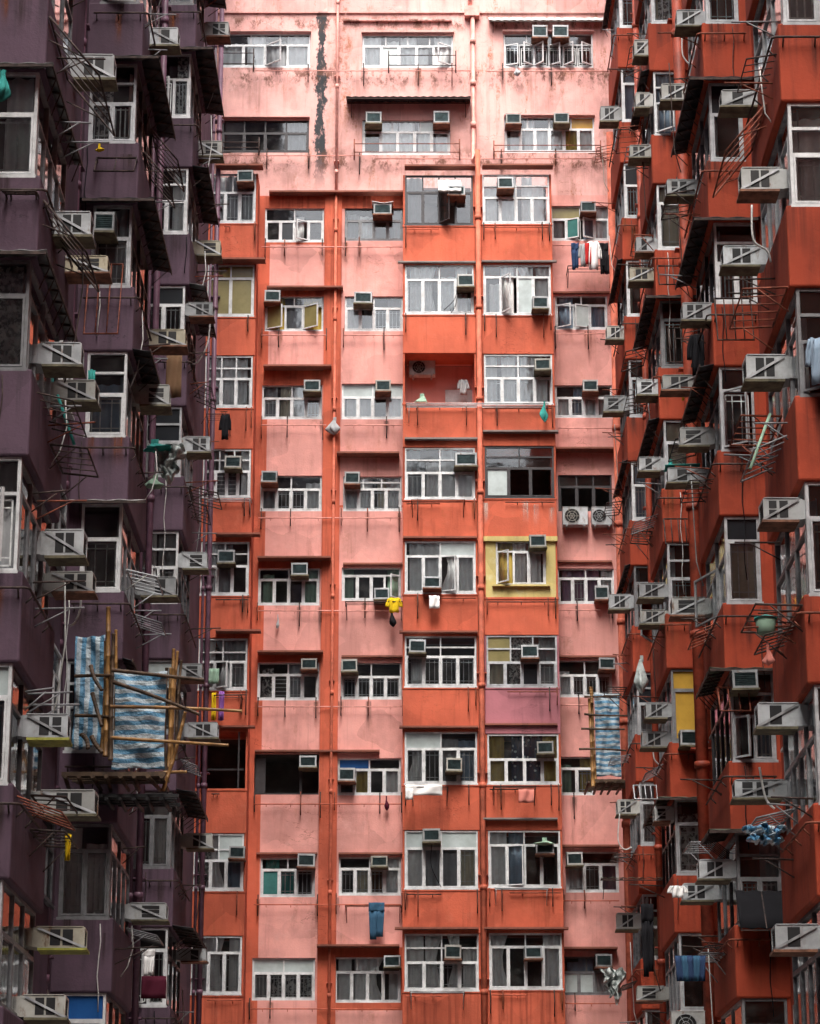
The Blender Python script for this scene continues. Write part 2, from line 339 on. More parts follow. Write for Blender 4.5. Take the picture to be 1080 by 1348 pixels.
def window(parent, w, h, loc, rz=0, fm='white', top=2, bot=4, tr=.66, mid=None, curt='', films=None, opens=None, grille='', split=None, topopen=None):
    """one window: frame with transom and mullions > glass, curtain, grille, casement"""
    fw, fd = .044, .075
    films = films or {}; opens = opens or {}
    f = MB(); g = MB(); gm = ['glass']
    def gi(k):
        if k not in gm: gm.append(k)
        return gm.index(k)
    f.box(0, fw, 0, fd, 0, h); f.box(w-fw, w, 0, fd, 0, h); f.box(fw, w-fw, 0, fd, 0, fw); f.box(fw, w-fw, 0, fd, h-fw, h)
    f.box(-.02, w+.02, -.05, -.002, -.035, .012)                # sill drip
    zt = h*tr if top else h-fw
    if top:
        f.box(fw, w-fw, .003, fd-.003, zt-fw/2, zt+fw/2)
        for i in range(1, top):
            x = fw+(w-2*fw)*i/top; f.box(x-fw*.45, x+fw*.45, .005, fd-.005, zt+fw/2, h-fw)
        zs = [zt+fw/2, h-fw]
        if mid:
            zm = zt+(h-zt)*mid; f.box(fw, w-fw, .004, fd-.004, zm-.022, zm+.022); zs = [zt+fw/2, zm, h-fw]
        for r in range(len(zs)-1):
            for i in range(top):
                a = fw+(w-2*fw)*i/top; b = fw+(w-2*fw)*(i+1)/top
                yy = .035
                if films.get(('t', i)) == 'none': continue
                g.face([(a, yy, zs[r]), (b, yy, zs[r]), (b, yy, zs[r+1]), (a, yy, zs[r+1])], gi(films.get(('t', i), 'glass')))
    z0 = fw; z1 = zt-(fw/2 if top else 0)
    sw = .03
    edges = [fw+(w-2*fw)*i/bot for i in range(bot+1)] if not split else [fw+(w-2*fw)*q for q in split]
    sashes = []
    for i in range(bot):
        a, b = edges[i], edges[i+1]
        if i: f.box(a-.013, a+.013, .002, fd-.002, z0, z1)
        a2 = a+(.015 if i else .003); b2 = b-(.015 if i < bot-1 else .003)
        if i in opens:
            sashes.append((i, a2, b2, opens[i])); continue
        for (p, q, r, s_) in ((a2, a2+sw, z0, z1), (b2-sw, b2, z0, z1), (a2+sw, b2-sw, z0, z0+sw), (a2+sw, b2-sw, z1-sw, z1)):
            f.box(p, q, -.008, .045, r+.001, s_-.001)
        if films.get(i) == 'none': continue
        g.face([(a2+sw, .02, z0+sw), (b2-sw, .02, z0+sw), (b2-sw, .02, z1-sw), (a2+sw, .02, z1-sw)], gi(films.get(i, 'glass')))
    fo = f.build('window', M[fm], parent, loc, rz)
    if g.f: g.build('glass', [M[k] for k in gm], fo)
    for i, a, b, ang in sashes:
        s = MB(); ww = b-a
        hinge_left = ang > 0
        X0, X1 = (0, ww) if hinge_left else (-ww, 0)
        s.box(X0, X0+sw, -.03, .01, 0, z1-z0); s.box(X1-sw, X1, -.03, .01, 0, z1-z0)
        s.box(X0+sw, X1-sw, -.03, .01, 0, sw); s.box(X0+sw, X1-sw, -.03, .01, z1-z0-sw, z1-z0)
        s.face([(X0+sw, -.01, sw), (X1-sw, -.01, sw), (X1-sw, -.01, z1-z0-sw), (X0+sw, -.01, z1-z0-sw)], 1)
        s.build('casement', [M[fm], M[films.get(i, 'glass')]], fo, (a if hinge_left else b, -.012, z0), -math.radians(ang))
    if curt:
        c = MB(); cm = []
        def ci(k):
            k = CURT[k]
            if k not in cm: cm.append(k)
            return cm.index(k)
        n = len(curt)
        for i, ch in enumerate(curt):
            if ch in '-': continue
            a = .03+(w-.06)*i/n; b = .03+(w-.06)*(i+1)/n
            cw = b-a
            if R.random() < .45: a += cw*R.uniform(0, .35)
            elif R.random() < .45: b -= cw*R.uniform(0, .35)
            half = ch.isupper(); k = ci(ch.lower())
            if half: fold(c, a, b, .03, h*.97, .12, k, gather=R.choice((.45, -.45, .3)))
            else: fold(c, a, b, .02, h*(.97 if R.random() < .7 else R.uniform(.6, .9)), .12, k)
        if c.f: c.build('curtain', [M[k] for k in cm], fo)
    if grille:
        q = MB(); t = .011; y = .06
        for i, ch in enumerate(grille[:bot]):
            if ch == '-': continue
            a, b = edges[i]+.055, edges[i+1]-.055; A, B = z0+.05, z1-.05
            if ch == 'v':                            # upright bars
                n = 3
                for j in range(n+1):
                    x = a+(b-a)*j/n; q.box(x-t, x+t, y-t, y+t, A, B)
                q.box(a, b, y-t*.6, y+t*.6, A+.02, A+.02+2*t); q.box(a, b, y-t*.6, y+t*.6, B-.02-2*t, B-.02)
            elif ch == 'h':
                for j in range(5):
                    z = A+(B-A)*(j+.5)/5; q.box(a, b, y-t, y+t, z-t, z+t)
            else:                                    # box within a box
                dx = (b-a)*.30; dz = (B-A)*.12
                for x in (a, b): q.box(x-t, x+t, y-t, y+t, A, B)
                for z in (A, B): q.box(a+t, b-t, y-t, y+t, z-t, z+t)
                for x in (a+dx, b-dx): q.box(x-t*.8, x+t*.8, y-t*.8, y+t*.8, A+t, B-t)
                for z in (A+dz, B-dz): q.box(a+t, b-t, y-t*.7, y+t*.7, z-t*.8, z+t*.8)
        if q.f: q.build('grille', M['grille'], fo)
    return fo
def niche(mb, x0, x1, z0, z1, y0, y1, m):
    """five sides of a room behind a window opening"""
    mb.face([(x0,y1,z0),(x1,y1,z0),(x1,y1,z1),(x0,y1,z1)], m)
    mb.face([(x0,y0,z0),(x1,y0,z0),(x1,y1,z0),(x0,y1,z0)], m); mb.face([(x0,y0,z1),(x1,y0,z1),(x1,y1,z1),(x0,y1,z1)], m)
    mb.face([(x0,y0,z0),(x0,y1,z0),(x0,y1,z1),(x0,y0,z1)], m); mb.face([(x1,y0,z0),(x1,y1,z0),(x1,y1,z1),(x1,y0,z1)], m)

# ------------------------------------------------------------------ window air conditioners (outward = local -Y)
def make_ac(body, tray='tray', w=.46, h=.33, d=.52, arms=True, cover=None, lv=0):
    e = empty('air_conditioner')
    c = MB(); t = .018
    # casing: hollow box with lip around the condenser face
    c.box(-w/2, w/2, -d+.02, .06, h-t, h); c.box(-w/2, w/2, -d+.02, .06, 0, t)
    c.box(-w/2, -w/2+t, -d+.02, .06, t, h-t); c.box(w/2-t, w/2, -d+.02, .06, t, h-t)
    lp = .036
    if arms: c.box(-w/2+.01, w/2-.01,   .062, .13, .012, h-.012)
    c.box(-w/2-.006, -w/2+lp, -d, -d+.024, -.004, h+.006); c.box(w/2-lp, w/2+.006, -d, -d+.024, -.004, h+.006)
    c.box(-w/2+lp, w/2-lp, -d, -d+.024, -.004, lp); c.box(-w/2+lp, w/2-lp, -d, -d+.024, h-lp, h+.006)
    c.box(-w/2-.012, w/2+.012, -d*.97, .02, h+.006, h+.02)
    c.build('casing', M[body], e)
    g = MB(); g.box(-w/2+lp, w/2-lp, -d+.03, -d+.036, lp, h-lp)
    for j in range(7):
        z = lp+(h-2*lp)*(j+.5)/7; g.box(-w/2+lp, w/2-lp, -d+.012, -d+.026, z-.006, z+.006)
    g.build('condenser_grille', M['acfin'], e)
    for s in (-1, 1):
        l = MB(); x = s*(w/2+.003)
        if lv == 0:
            for (a, b) in ((.26, .48), (.53, .75)): l.box(x-.003, x+.003, -d*b, -d*a, h*.09, h*.90)
        elif lv == 1:
            for (a, b, c0, c1) in ((.30, .54, .09, .90), (.62, .84, .10, .46), (.62, .84, .54, .90)): l.box(x-.003, x+.003, -d*b, -d*a, h*c0, h*c1)
        elif lv == 2:
            for c0 in (.10, .37, .64): l.box(x-.003, x+.003, -d*.80, -d*.30, h*c0, h*(c0+.22))
        else:
            l.box(x-.003, x+.003, -d*.70, -d*.40, h*.08, h*.92)
        l.build('side_louvre', M['slot'], e)
    q = MB(); q.box(-w/2-.03, w/2+.03, -d-.03, .0, -.05, -.035)
    q.box(-w/2-.03, w/2+.03, -d-.03, -d-.018, -.035, -.012); q.box(-w/2-.03, -w/2-.018, -d-.018, 0, -.035, -.012); q.box(w/2+.018, w/2+.03, -d-.018, 0, -.035, -.012)
    for s in (-1, 1): q.box(s*w*.32-.02, s*w*.32+.02, -d*.9, 0, -.034, -.002)
    q.build('drip_tray', M[tray], e)
    if arms:
        for s in (-1, 1):
            b = MB(); x = s*(w/2+.02)
            b.bar((x, .0, h*.95), (x, -d-.01, -.01), .012, .034); b.bar((x, 0, -.02), (x, -d-.02, -.02), .012, .03)
            b.build('bracket', M['palealu' if lv in (1, 3) or body == 'acgrey' else 'silver'], e)
    if cover:
        k = MB()
        k.sheet(lambda s, t: (-w*.62+w*1.24*s, -d*1.08+d*1.1*t, h+.05+.03*math.sin(5*s+2)+.04*t*math.cos(7*s)), 10, 8)
        for i, sg in ((0, -1), (1, 1)): pass
        k.build('rain_cover', M[cover], e, solid=.012)
    return e
AC = []        # (column key, v, object, adjectives)
PROTO = {}
ADJ = {'acwhite': 'white', 'acbeige': 'yellowed', 'acgrey': 'grey'}
def ac(col, v, loc, rz, sx=1, sz=1, sy=1, body='acwhite', tray='tray', arms=True, cover=None, extra=''):
    lv = R.choice((0, 0, 1, 2, 3)) if arms else 0
    k = (body, tray, arms, cover, lv)
    if k not in PROTO: PROTO[k] = make_ac(body, tray, arms=arms, cover=cover, lv=lv); o = PROTO[k]
    else: o = copy_tree(PROTO[k])
    o.location = loc; o.rotation_euler = (0, R.uniform(-.025, .025), rz+R.uniform(-.03, .03)); o.scale = (sx, sy, sz)
    AC.append([col, v, o, (ADJ[body] if body in ADJ else '')+extra]); return o
# ------------------------------------------------------------------ small repeated bits
def rail(parent, a, b, off, mat, r=.018, name='pipe', step=.7):
    """a thin pipe along a wall from a to b, held off it by short posts (off = vector from the wall to the pipe)"""
    a = Vector(a); b = Vector(b); off = Vector(off); m = MB(); m.tube([a+off, b+off], r)
    n = max(1, int((b-a).length/step))
    for i in range(n+1):
        p = a+(b-a)*((i+.5)/(n+1)); m.tube([p-off*.2, p+off], r*.7, 5); m.tube([p+off, p+off*.6+Vector((0,0,-.07))], r*.6, 5)
    return m.build(name, M[mat], parent)
def hook(parent, p, z0, z1, off=.16, mat='iron', d=(0,-1,0)):
    d = Vector(d); m = MB(); p = Vector(p)
    m.tube([p+Vector((0,0,z1)), p+d*off+Vector((0,0,z1*.9)), p+d*off+Vector((0,0,z0))], .018, 5)
    m.tube([p+Vector((0,0,z0+.05)), p+d*off+Vector((0,0,z0+.12))], .014, 5)
    return m.build('bracket', M[mat], parent)
def downpipe(parent, pts, r, mat, joint=2.73, name='drain_pipe'):
    m = MB(); m.tube(pts, r, 10)
    a = Vector(pts[0]); b = Vector(pts[-1])
    z = a.z+.6
    while z < b.z-.2 and len(pts) == 2:
        m.tube([(a.x, a.y, z), (a.x, a.y, z+.13)], r*1.28, 10); m.box(a.x-.012-r*1.6, a.x+.012+r*1.6, a.y-.02, a.y+.2, z+.4, z+.43)
        z += joint
    return m.build(name, M[mat], parent)
def strip(mb, path, width, wave=.03, m=0, n=8, wdir=None):
    """a hanging strip of cloth along a path"""
    pts = [Vector(p) for p in path]; wd = Vector(wdir or (1,0,0)); ph = R.uniform(0, 6)
    nrm = Vector((wd.y, -wd.x, 0))
    k = len(pts)-1
    def fn(s, t):
        i = min(int(t*k), k-1); q = pts[i].lerp(pts[i+1], t*k-i)
        ww = width[0]+(width[1]-width[0])*t if isinstance(width, tuple) else width
        return q+wd*(s-.5)*ww+nrm*wave*math.sin(ph+s*9+t*3)
    mb.sheet(fn, n, max(4, k*3), m)
def garment(kind, name, label, cat, p, w, h, mats, wdir=(1,0,0), group=None):
    """cloth hanging from point p (top centre)"""
    mb = MB(); p = Vector(p); wd = Vector(wdir); dz = Vector((0,0,-1))
    if kind == 'sheet': strip(mb, [p, p+dz*h], w, .03, 0, 16, wd)
    elif kind == 'striped':
        n = 5
        for i in range(n): strip(mb, [p+wd*(i-(n-1)/2)*w/n, p+wd*(i-(n-1)/2)*w/n*.9+dz*h], w/n*1.02, .02, i % 2, 4, wd)
    elif kind == 'trousers':
        strip(mb, [p, p+dz*h*.25], w, .02, 0, 8, wd)
        for s in (-1, 1): strip(mb, [p+wd*s*w*.24+dz*h*.24, p+wd*s*w*.20+dz*h*(1 if s < 0 else .93)], (w*.5, w*.40), .02, 0, 6, wd)
    elif kind == 'shirt':
        strip(mb, [p, p+dz*h], w*.62, .03, 0, 8, wd)
        for s in (-1, 1): strip(mb, [p+wd*s*w*.27+dz*h*.02, p+wd*s*w*.42+dz*h*.30, p+wd*s*w*.46+dz*h*.62], w*.24, .015, min(1, len(mats)-1), 5, wd)
    elif kind == 'bag':
        ph = [R.uniform(0, 6.28) for _ in range(8)]; fat = R.uniform(.55, .75)
        def fn(s, t):
            a = 2*math.pi*s
            prof = (.16+.84*min(1, t/fat)**1.2) if t < fat else max(.02, 1-((t-fat)/(1-fat))**2.4)
            lump = 1+.22*math.sin(2*a+ph[0]+2*t)+.14*math.sin(5*a+ph[1]-3*t)+.09*math.sin(9*a+ph[2]+7*t)+.06*math.sin(14*a+ph[3])*math.cos(9*t+ph[4])
            r = w*.5*prof*lump
            return p+Vector((math.cos(a)*r+w*.12*math.sin(2.2*t+ph[5]), math.sin(a)*r*.7, -h*t-h*.06*math.sin(3*a+ph[6])*t))
        mb.sheet(fn, 30, 16, 0)
        strip(mb, [p+Vector((0,0,.09)), p-Vector((0,0,.05))], w*.25, .02, 0, 4, wd)
    elif kind == 'crumple':
        ph = [R.uniform(0, 6.28) for _ in range(8)]
        def fn(s, t):
            x = (s-.5)*w*(1-.45*t)*(1+.12*math.sin(5*t+ph[0])); z = -h*t*(1-.25*abs(math.sin(3.3*s+ph[1])))
            dy = .09*math.sin(9*s+5*t+ph[2])+.06*math.sin(17*s-9*t+ph[3])+.04*math.sin(27*s+23*t+ph[4])+.05*abs(math.sin(13*t+ph[5]))
            return p+wd*(x+.05*math.sin(11*t+ph[6]))+Vector((0, dy, z+.03*math.sin(14*s+ph[7])))
        mb.sheet(fn, 34, 34, 0, False)
    o = mb.build(name, [M[k] for k in mats], None, solid=0 if kind == 'bag' else .012)
    return tag(o, label, cat, group)
def rack(label, o, ax, out, w, d, mat='iron', n=4, tilt=-.15, group='folding drying racks'):
    """wire drying rack: U frame with n bars reaching out from the wall at o; ax along the wall, out away from it"""
    o = Vector(o); ax = Vector(ax); out = Vector(out)+Vector((0,0,tilt)); e = empty('drying_rack', o)
    f = MB(); A = Vector(); f.tube([A-ax*w/2, A-ax*w/2+out*d, A+ax*w/2+out*d, A+ax*w/2], .016, 6); f.tube([A-ax*w/2, A+ax*w/2], .016, 6)
    for i in range(1, n):
        q = A-ax*w/2+ax*w*i/n; f.tube([q, q+out*d], .010, 5)
    f.build('frame', M[mat], e)
    for sg in (-1, 1):
        s = MB(); s.tube([A+ax*w/2*sg+Vector((0,0,-.35)), A+ax*w/2*sg+out*d*.7], .011, 5); s.build('stay', M[mat], e)
    return tag(e, label, 'drying rack', group)
def awning(label, o, ax, out, w, d, drop, mat='awning', ribs=5, group=None):
    """sheet metal awning on a light frame, hung from the wall at o"""
    o = Vector(o); ax = Vector(ax); out = Vector(out); e = empty('metal_awning', o)
    s = MB()
    n = max(6, int(w/.11))
    def fn(a, t): return ax*(a-.5)*w+out*d*t+Vector((0,0,-drop*t+.012*math.sin(a*n*math.pi)))
    s.sheet(fn, n*2, 3); s.build('sheet', M[mat], e, solid=.008)
    f = MB()
    for i in range(ribs):
        q = ax*(i/(ribs-1)-.5)*w*.96; f.bar(q+Vector((0,0,-.025)), q+out*d*.98+Vector((0,0,-drop*.98-.025)), .02, .03)
    for t in (.03, .97): f.bar(-ax*w*.49+out*d*t+Vector((0,0,-drop*t-.05)), ax*w*.49+out*d*t+Vector((0,0,-drop*t-.05)), .02, .02)
    for sg in (-1, 1): f.bar(ax*w*.46*sg+Vector((0,0,-.5)), ax*w*.46*sg+out*d*.8+Vector((0,0,-drop*.8-.04)), .016, .016)
    f.build('frame', M['iron'], e)
    return tag(e, label, 'awning', group or 'sheet metal awnings')

def stain_run(parent, p, w, h, n=(0,-1,0), mat='stainrust'):
    """a run of rust or dirt on a wall below p"""
    n = Vector(n); t = Vector((-n.y, n.x, 0)); p = Vector(p)+n*.005; m = MB()
    m.face([p-t*w/2-Vector((0,0,h)), p+t*w/2-Vector((0,0,h)), p+t*w/2, p-t*w/2]); return m.build('stain', M[mat], parent)
# ------------------------------------------------------------------ central block
YW, YB = 69.5, 68.56
ROOF = 42.5
b0 = empty('apartment_building', (0, YW, 0))
tag(b0, 'pink and orange apartment block closing the far end of the courtyard', 'building')
b0_off = -Vector((0, YW, 0))
class Shift:
    """parent whose children are given in world coordinates"""
def child(o, root):                 # keep world coordinates while parented to an Empty that is not at the origin
    o.location = Vector(o.location) - root.location; return o
def zc(v, y=YW): return P(540, v, y).z
def rect(u0, u1, v0, v1, y):
    vm = (v0+v1)/2
    return P(u0, vm, y).x, P(u1, vm, y).x, zc(v1, y), zc(v0, y)
XE0, XPL0, XPL1, XC3, XC5 = -4.36, -2.46, -1.97, -.20, 4.05
# windows on the wall plane: (column, u0, u1, v0, v1, style)
W = []
def w_(col, u0, u1, v0, v1, **k): W.append((col, u0, u1, v0, v1, k))
w_('T1', 290, 409, 44, 89, top=3, bot=4, curt='wwsw', topo=1, opens={2: 40})
w_('T1', 292, 407, 158, 201, fm='bronze', top=4, bot=4, curt='---s', tr=.6)
w_('T2', 477, 597, 46, 89, top=4, bot=5, curt='w-www', opens={4: -35}, films={1: 'fmilky'})
w_('T2', 477, 593, 158, 204, top=3, bot=5, curt='-wwww', films={('t', 2): 'fmilky'})
w_('T3', 663, 781, 44, 89, top=4, bot=6, curt='', grille='xxxxxx', opens={0: 20, 1: -40, 2: 50, 3: 35, 4: 45, 5: -40})
w_('T3', 664, 783, 154, 201, top=4, bot=6, curt='wwwwyw', films={('t', 3): 'famber'})
w_('C1', 349, 427, 274, 319, top=2, bot=4, curt='--w-', films={1: 'fdark'}, opens={2: -30}, tr=.62)
w_('C1', 349, 426, 390, 436, top=2, bot=3, curt='y-y', films={0: 'folive', 2: 'folive'}, opens={0: 25, 2: 35}, tr=.72)
w_('C1', 345, 424, 507, 552, top=2, bot=4, curt='scwn', grille='x-xx', tr=.62)
w_('C1', 343, 424, 626, 673, top=2, bot=4, curt='s--w', grille='-xx-', tr=.62)
w_('C1', 340, 421, 748, 797, top=2, bot=4, curt='g--g', tr=.7)
w_('C1', 339, 420, 872, 922, top=2, bot=4, curt='l-s-', grille='-hx-', tr=.68)
w_('C1', 335, 420, 992, 1046, dark=1, fm='bronze')
w_('C1', 343, 415, 1129, 1181, top=2, bot=3, curt='tt-', films={0: 'fteal'}, grille='xxv', tr=.7)
w_('C1', 332, 415, 1261, 1317, top=2, bot=4, curt='slll', films={('t', 0): 'fmilky', ('t', 1): 'fmilky'}, tr=.65, grille='vxxx')
w_('C2', 454, 531, 274, 317, fm='greyframe', top=2, bot=4, curt='s--s', tr=.62)
w_('C2', 454, 531, 390, 436, top=2, bot=4, curt='ws-s', grille='--xx', tr=.66)
w_('C2', 450, 532, 505, 552, top=2, bot=4, curt='ww-w', films={('t', 0): 'fmilky', ('t', 1): 'fmilky'}, tr=.62)
w_('C2', 452, 529, 627, 673, top=3, bot=4, curt='wwcw', grille='vvvv', tr=.64, mid=.5)
w_('C2', 450, 528, 747, 791, top=1, bot=4, curt='g--g', opens={3: -50}, tr=.76)
w_('C2', 449, 529, 872, 921, top=2, bot=4, curt='', grille='xxxx', tr=.62)
w_('C2', 445, 528, 998, 1047, top=2, bot=4, curt='-y-w', films={('t', 0): 'fblue'}, tr=.7)
w_('C2', 446, 528, 1128, 1179, top=2, bot=4, curt='-cnw', grille='xxxx', tr=.7)
w_('C2', 440, 528, 1260, 1320, top=3, bot=4, curt='wwWw', tr=.68)
w_('C5', 725, 803, 271, 317, top=2, bot=4, curt='s-bw', films={1: 'fteal', ('t', 0): 'folive'}, opens={1: 25, 2: -30}, tr=.62)
w_('C5', 731, 800, 389, 434, top=2, bot=3, curt='bwb', opens={0: 30, 1: -20}, tr=.72, films={1: 'fmilky'})
w_('C5', 731, 806, 507, 550, top=2, bot=4, curt='wb-s', grille='-xx-', tr=.62)
w_('C5', 735, 806, 625, 673, fm='bronze', top=3, bot=3, tr=.68, films={0: 'none', 1: 'none', 2: 'none'})
w_('C5', 734, 809, 748, 795, top=2, bot=4, curt='mmm-', grille='-x-h', tr=.72)
w_('C5', 734, 806, 869, 918, top=2, bot=4, curt='----', grille='xxxx', tr=.6)
w_('C5', 736, 783, 996, 1047, top=1, bot=2, curt='gy', grille='-x', tr=.7)
w_('C5', 745, 815, 1121, 1175, top=1, bot=3, curt='--m', grille='xx-', tr=.7)
w_('C5', 739, 806, 1259, 1310, top=2, bot=3, curt='bb-', films={0: 'fmilky', 1: 'fmilky'}, fm='greyframe', tr=.6)
holes = []
zlist = {}
for col, u0, u1, v0, v1, k in W: holes.append(rect(u0, u1, v0, v1, YW))
# bays: rows of (v top, v sill)
C0R = [(228, 293), (348, 416), (468, 536), (591, 655), (713, 783), (840, 908), (963, 1038), (1097, 1172), (1232, 1309)]
C3R = [(230, 296), (348, 413), (465, 530), (589, 657), (712, 781), (837, 904), (963, 1032), (1093, 1170), (1229, 1304)]
C4R = [(229, 294), (348, 414), (466, 532), (587, 655), (713, 786), (836, 904), (966, 1032), (1093, 1168), (1228, 1302)]
BAYX = {'C0': (-5.80, XE0), 'C3': (XC3, 1.86), 'C4': (2.02, XC5)}
for key, rows in (('C0', C0R), ('C3', C3R), ('C4', C4R)):
    for (v0, v1) in rows:
        x0, x1 = BAYX[key]; holes.append((x0+.1, x1-.1, zc(v1, YB), zc(v0, YB)))
# paint areas on the wall: orange bands between an eyebrow slab and the window below it, orange returns beside the bays
ORG = []
def org(x0, x1, v0, v1): ORG.append((x0, x1, zc(v1), zc(v0)))
for v0, v1 in ((258, 322), (382, 391), (487, 507), (738, 749), (861, 873)): org(XE0, XPL0, v0, v1)
for v0, v1 in ((258, 275), (1247, 1330), (660+5, 668)): org(XPL1, XC3, v0, v1)
org(-5.9, XE0+.32, 262, 1348)
wall = MB()
xs = sorted({-6.2, 6.6, *[q for h in holes for q in h[:2]], *[q for o in ORG for q in o[:2]]})
zs = sorted({0., ROOF, zc(257), *[q for h in holes for q in h[2:]], *[q for o in ORG for q in o[2:]]})
for i in range(len(xs)-1):
    run = None
    for j in range(len(zs)-1):
        xm, zm = (xs[i]+xs[i+1])/2, (zs[j]+zs[j+1])/2
        k = None
        if not any(h[0] < xm < h[1] and h[2] < zm < h[3] for h in holes):
            k = 1 if zm > zc(257) else 0
            if any(o[0] < xm < o[1] and o[2] < zm < o[3] for o in ORG): k = 2
        if run and run[2] != k:
            if run[2] is not None: wall.face([(xs[i],YW,run[0]),(xs[i+1],YW,run[0]),(xs[i+1],YW,run[1]),(xs[i],YW,run[1])], run[2])
            run = None
        run = [run[0] if run else zs[j], zs[j+1], k]
    if run[2] is not None: wall.face([(xs[i],YW,run[0]),(xs[i+1],YW,run[0]),(xs[i+1],YW,run[1]),(xs[i],YW,run[1])], run[2])
for h in holes:
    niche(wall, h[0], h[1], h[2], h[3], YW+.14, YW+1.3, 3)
    x0, x1, z0, z1 = h; k = 1 if z0 > zc(257) else 0; a, b = YW, YW+.14
    wall.face([(x0,a,z0),(x1,a,z0),(x1,b,z0),(x0,b,z0)], k); wall.face([(x0,a,z1),(x1,a,z1),(x1,b,z1),(x0,b,z1)], k)
    wall.face([(x0,a,z0),(x0,b,z0),(x0,b,z1),(x0,a,z1)], k); wall.face([(x1,a,z0),(x1,b,z0),(x1,b,z1),(x1,a,z1)], k)
wall.box(-6.2, 6.6, YW+1.6, YW+12, 0, ROOF, 0); wall.box(-6.2, 6.6, YW-.02, YW+1.6, ROOF, ROOF+.6, 1)
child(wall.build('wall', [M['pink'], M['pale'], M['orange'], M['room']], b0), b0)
pl = MB(); zt = zc(257); pl.box(XPL0, XPL1, YW-.09, YW+.02, 0, zt)
child(pl.build('pilaster', M['orange'], b0), b0)
def cwin(u0, u1, v0, v1, y, k, w=None):
    k = dict(k); k.pop('topo', None); k.pop('dark', None)
    if k.get('fm') != 'bronze' and k.get('curt') and '-' in k['curt'] and R.random() < .6: k['curt'] = k['curt'].replace('-', R.choice('wwsW'), 1)
    x0, x1, z0, z1 = rect(u0, u1, v0, v1, y)
    return child(window(b0, x1-x0-.012, z1-z0-.008, (x0+.006, y, z0+.004), 0, **k), b0)
for col, u0, u1, v0, v1, k in W:
    if k.get('dark'):       # enclosed balcony without glazing: only a dark rail and posts
        x0, x1, z0, z1 = rect(u0, u1, v0, v1, YW); f = MB(); f.box(x0, x1, YW+.05, YW+.1, z0, z0+.05); f.box(x0+(x1-x0)*.7, x0+(x1-x0)*.74, YW+.05, YW+.1, z0+.05, z1); f.box(x0+.02, x0+.3, YW+.07, YW+.09, z0+.06, z1-.1)
        child(f.build('window', M['bronze'], b0), b0); continue
    cwin(u0, u1, v0, v1, YW+.06, k)
STY = {
 'C0': [dict(top=2, bot=3, curt='-ss', grille='xxv', tr=.62), dict(top=2, bot=2, films={0: 'folive', 1: 'folive', ('t', 1): 'folive'}, curt='yy', tr=.74), dict(top=3, bot=3, grille='xxx', curt='-ww', tr=.56, mid=.45),
        dict(top=3, bot=4, curt='s-sw', grille='hhh-', tr=.55, mid=.5), dict(top=2, bot=3, curt='-s-', tr=.55, mid=.5), dict(top=2, bot=3, curt='-Ss', grille='--x', tr=.55, mid=.4, opens={1: 30}), None,
        dict(top=2, bot=3, curt='lWb', films={('t', 1): 'fmilky'}, tr=.53, mid=.4), dict(top=2, bot=3, curt='wWw', grille='xxx', tr=.72)],
 'C3': [dict(fm='bronze', top=4, bot=4, tr=.66, curt='s---', opens={2: 50}), dict(top=2, bot=4, curt='wWww', tr=.70, grille='x-x-'), None, dict(top=2, bot=4, curt='swww', tr=.52, mid=.5, grille='v---'),
        dict(top=2, bot=4, curt='wwWw', films={('t', 1): 'fmilky'}, tr=.72, opens={2: 20}), dict(top=2, bot=4, grille='xxxx', curt='----', tr=.6, mid=.45), dict(top=2, bot=4, grille='xx-x', curt='--sb', tr=.68, films={('t', 0): 'fmilky'}),
        dict(top=2, bot=4, curt='-ssc', grille='---x', tr=.7, films={('t', 0): 'fmilky', ('t', 1): 'fmilky'}), dict(top=2, bot=4, curt='wWWw', grille='xxxx', tr=.5, mid=.5)],
 'C4': [dict(top=2, bot=4, curt='wwww', tr=.53, mid=.5), dict(top=2, bot=4, curt='ww-w', tr=.76, films={2: 'fmilky'}, opens={1: 55}), dict(top=2, bot=4, curt='wwww', grille='xxx-', tr=.53, mid=.5), dict(fm='bronze', top=2, bot=3, tr=.58, mid=.5, films={0: 'fmilky', 1: 'none', 2: 'none'}),
        dict(top=1, bot=3, curt='yww', opens={0: 45}, tr=.76), dict(fm='silver', top=3, bot=4, curt='clls', grille='---x', tr=.48, mid=.5, films={('t', 0): 'folive', 2: 'fdark'}), dict(top=2, bot=4, curt='y**y', tr=.5, split=(0, .25, .52, .78, 1)),
        dict(top=2, bot=4, curt='-b--', tr=.75, opens={1: 15}), dict(top=2, bot=4, curt='---w', tr=.76)]}
WR = {'C0': None, 'C3': None, 'C4': None}
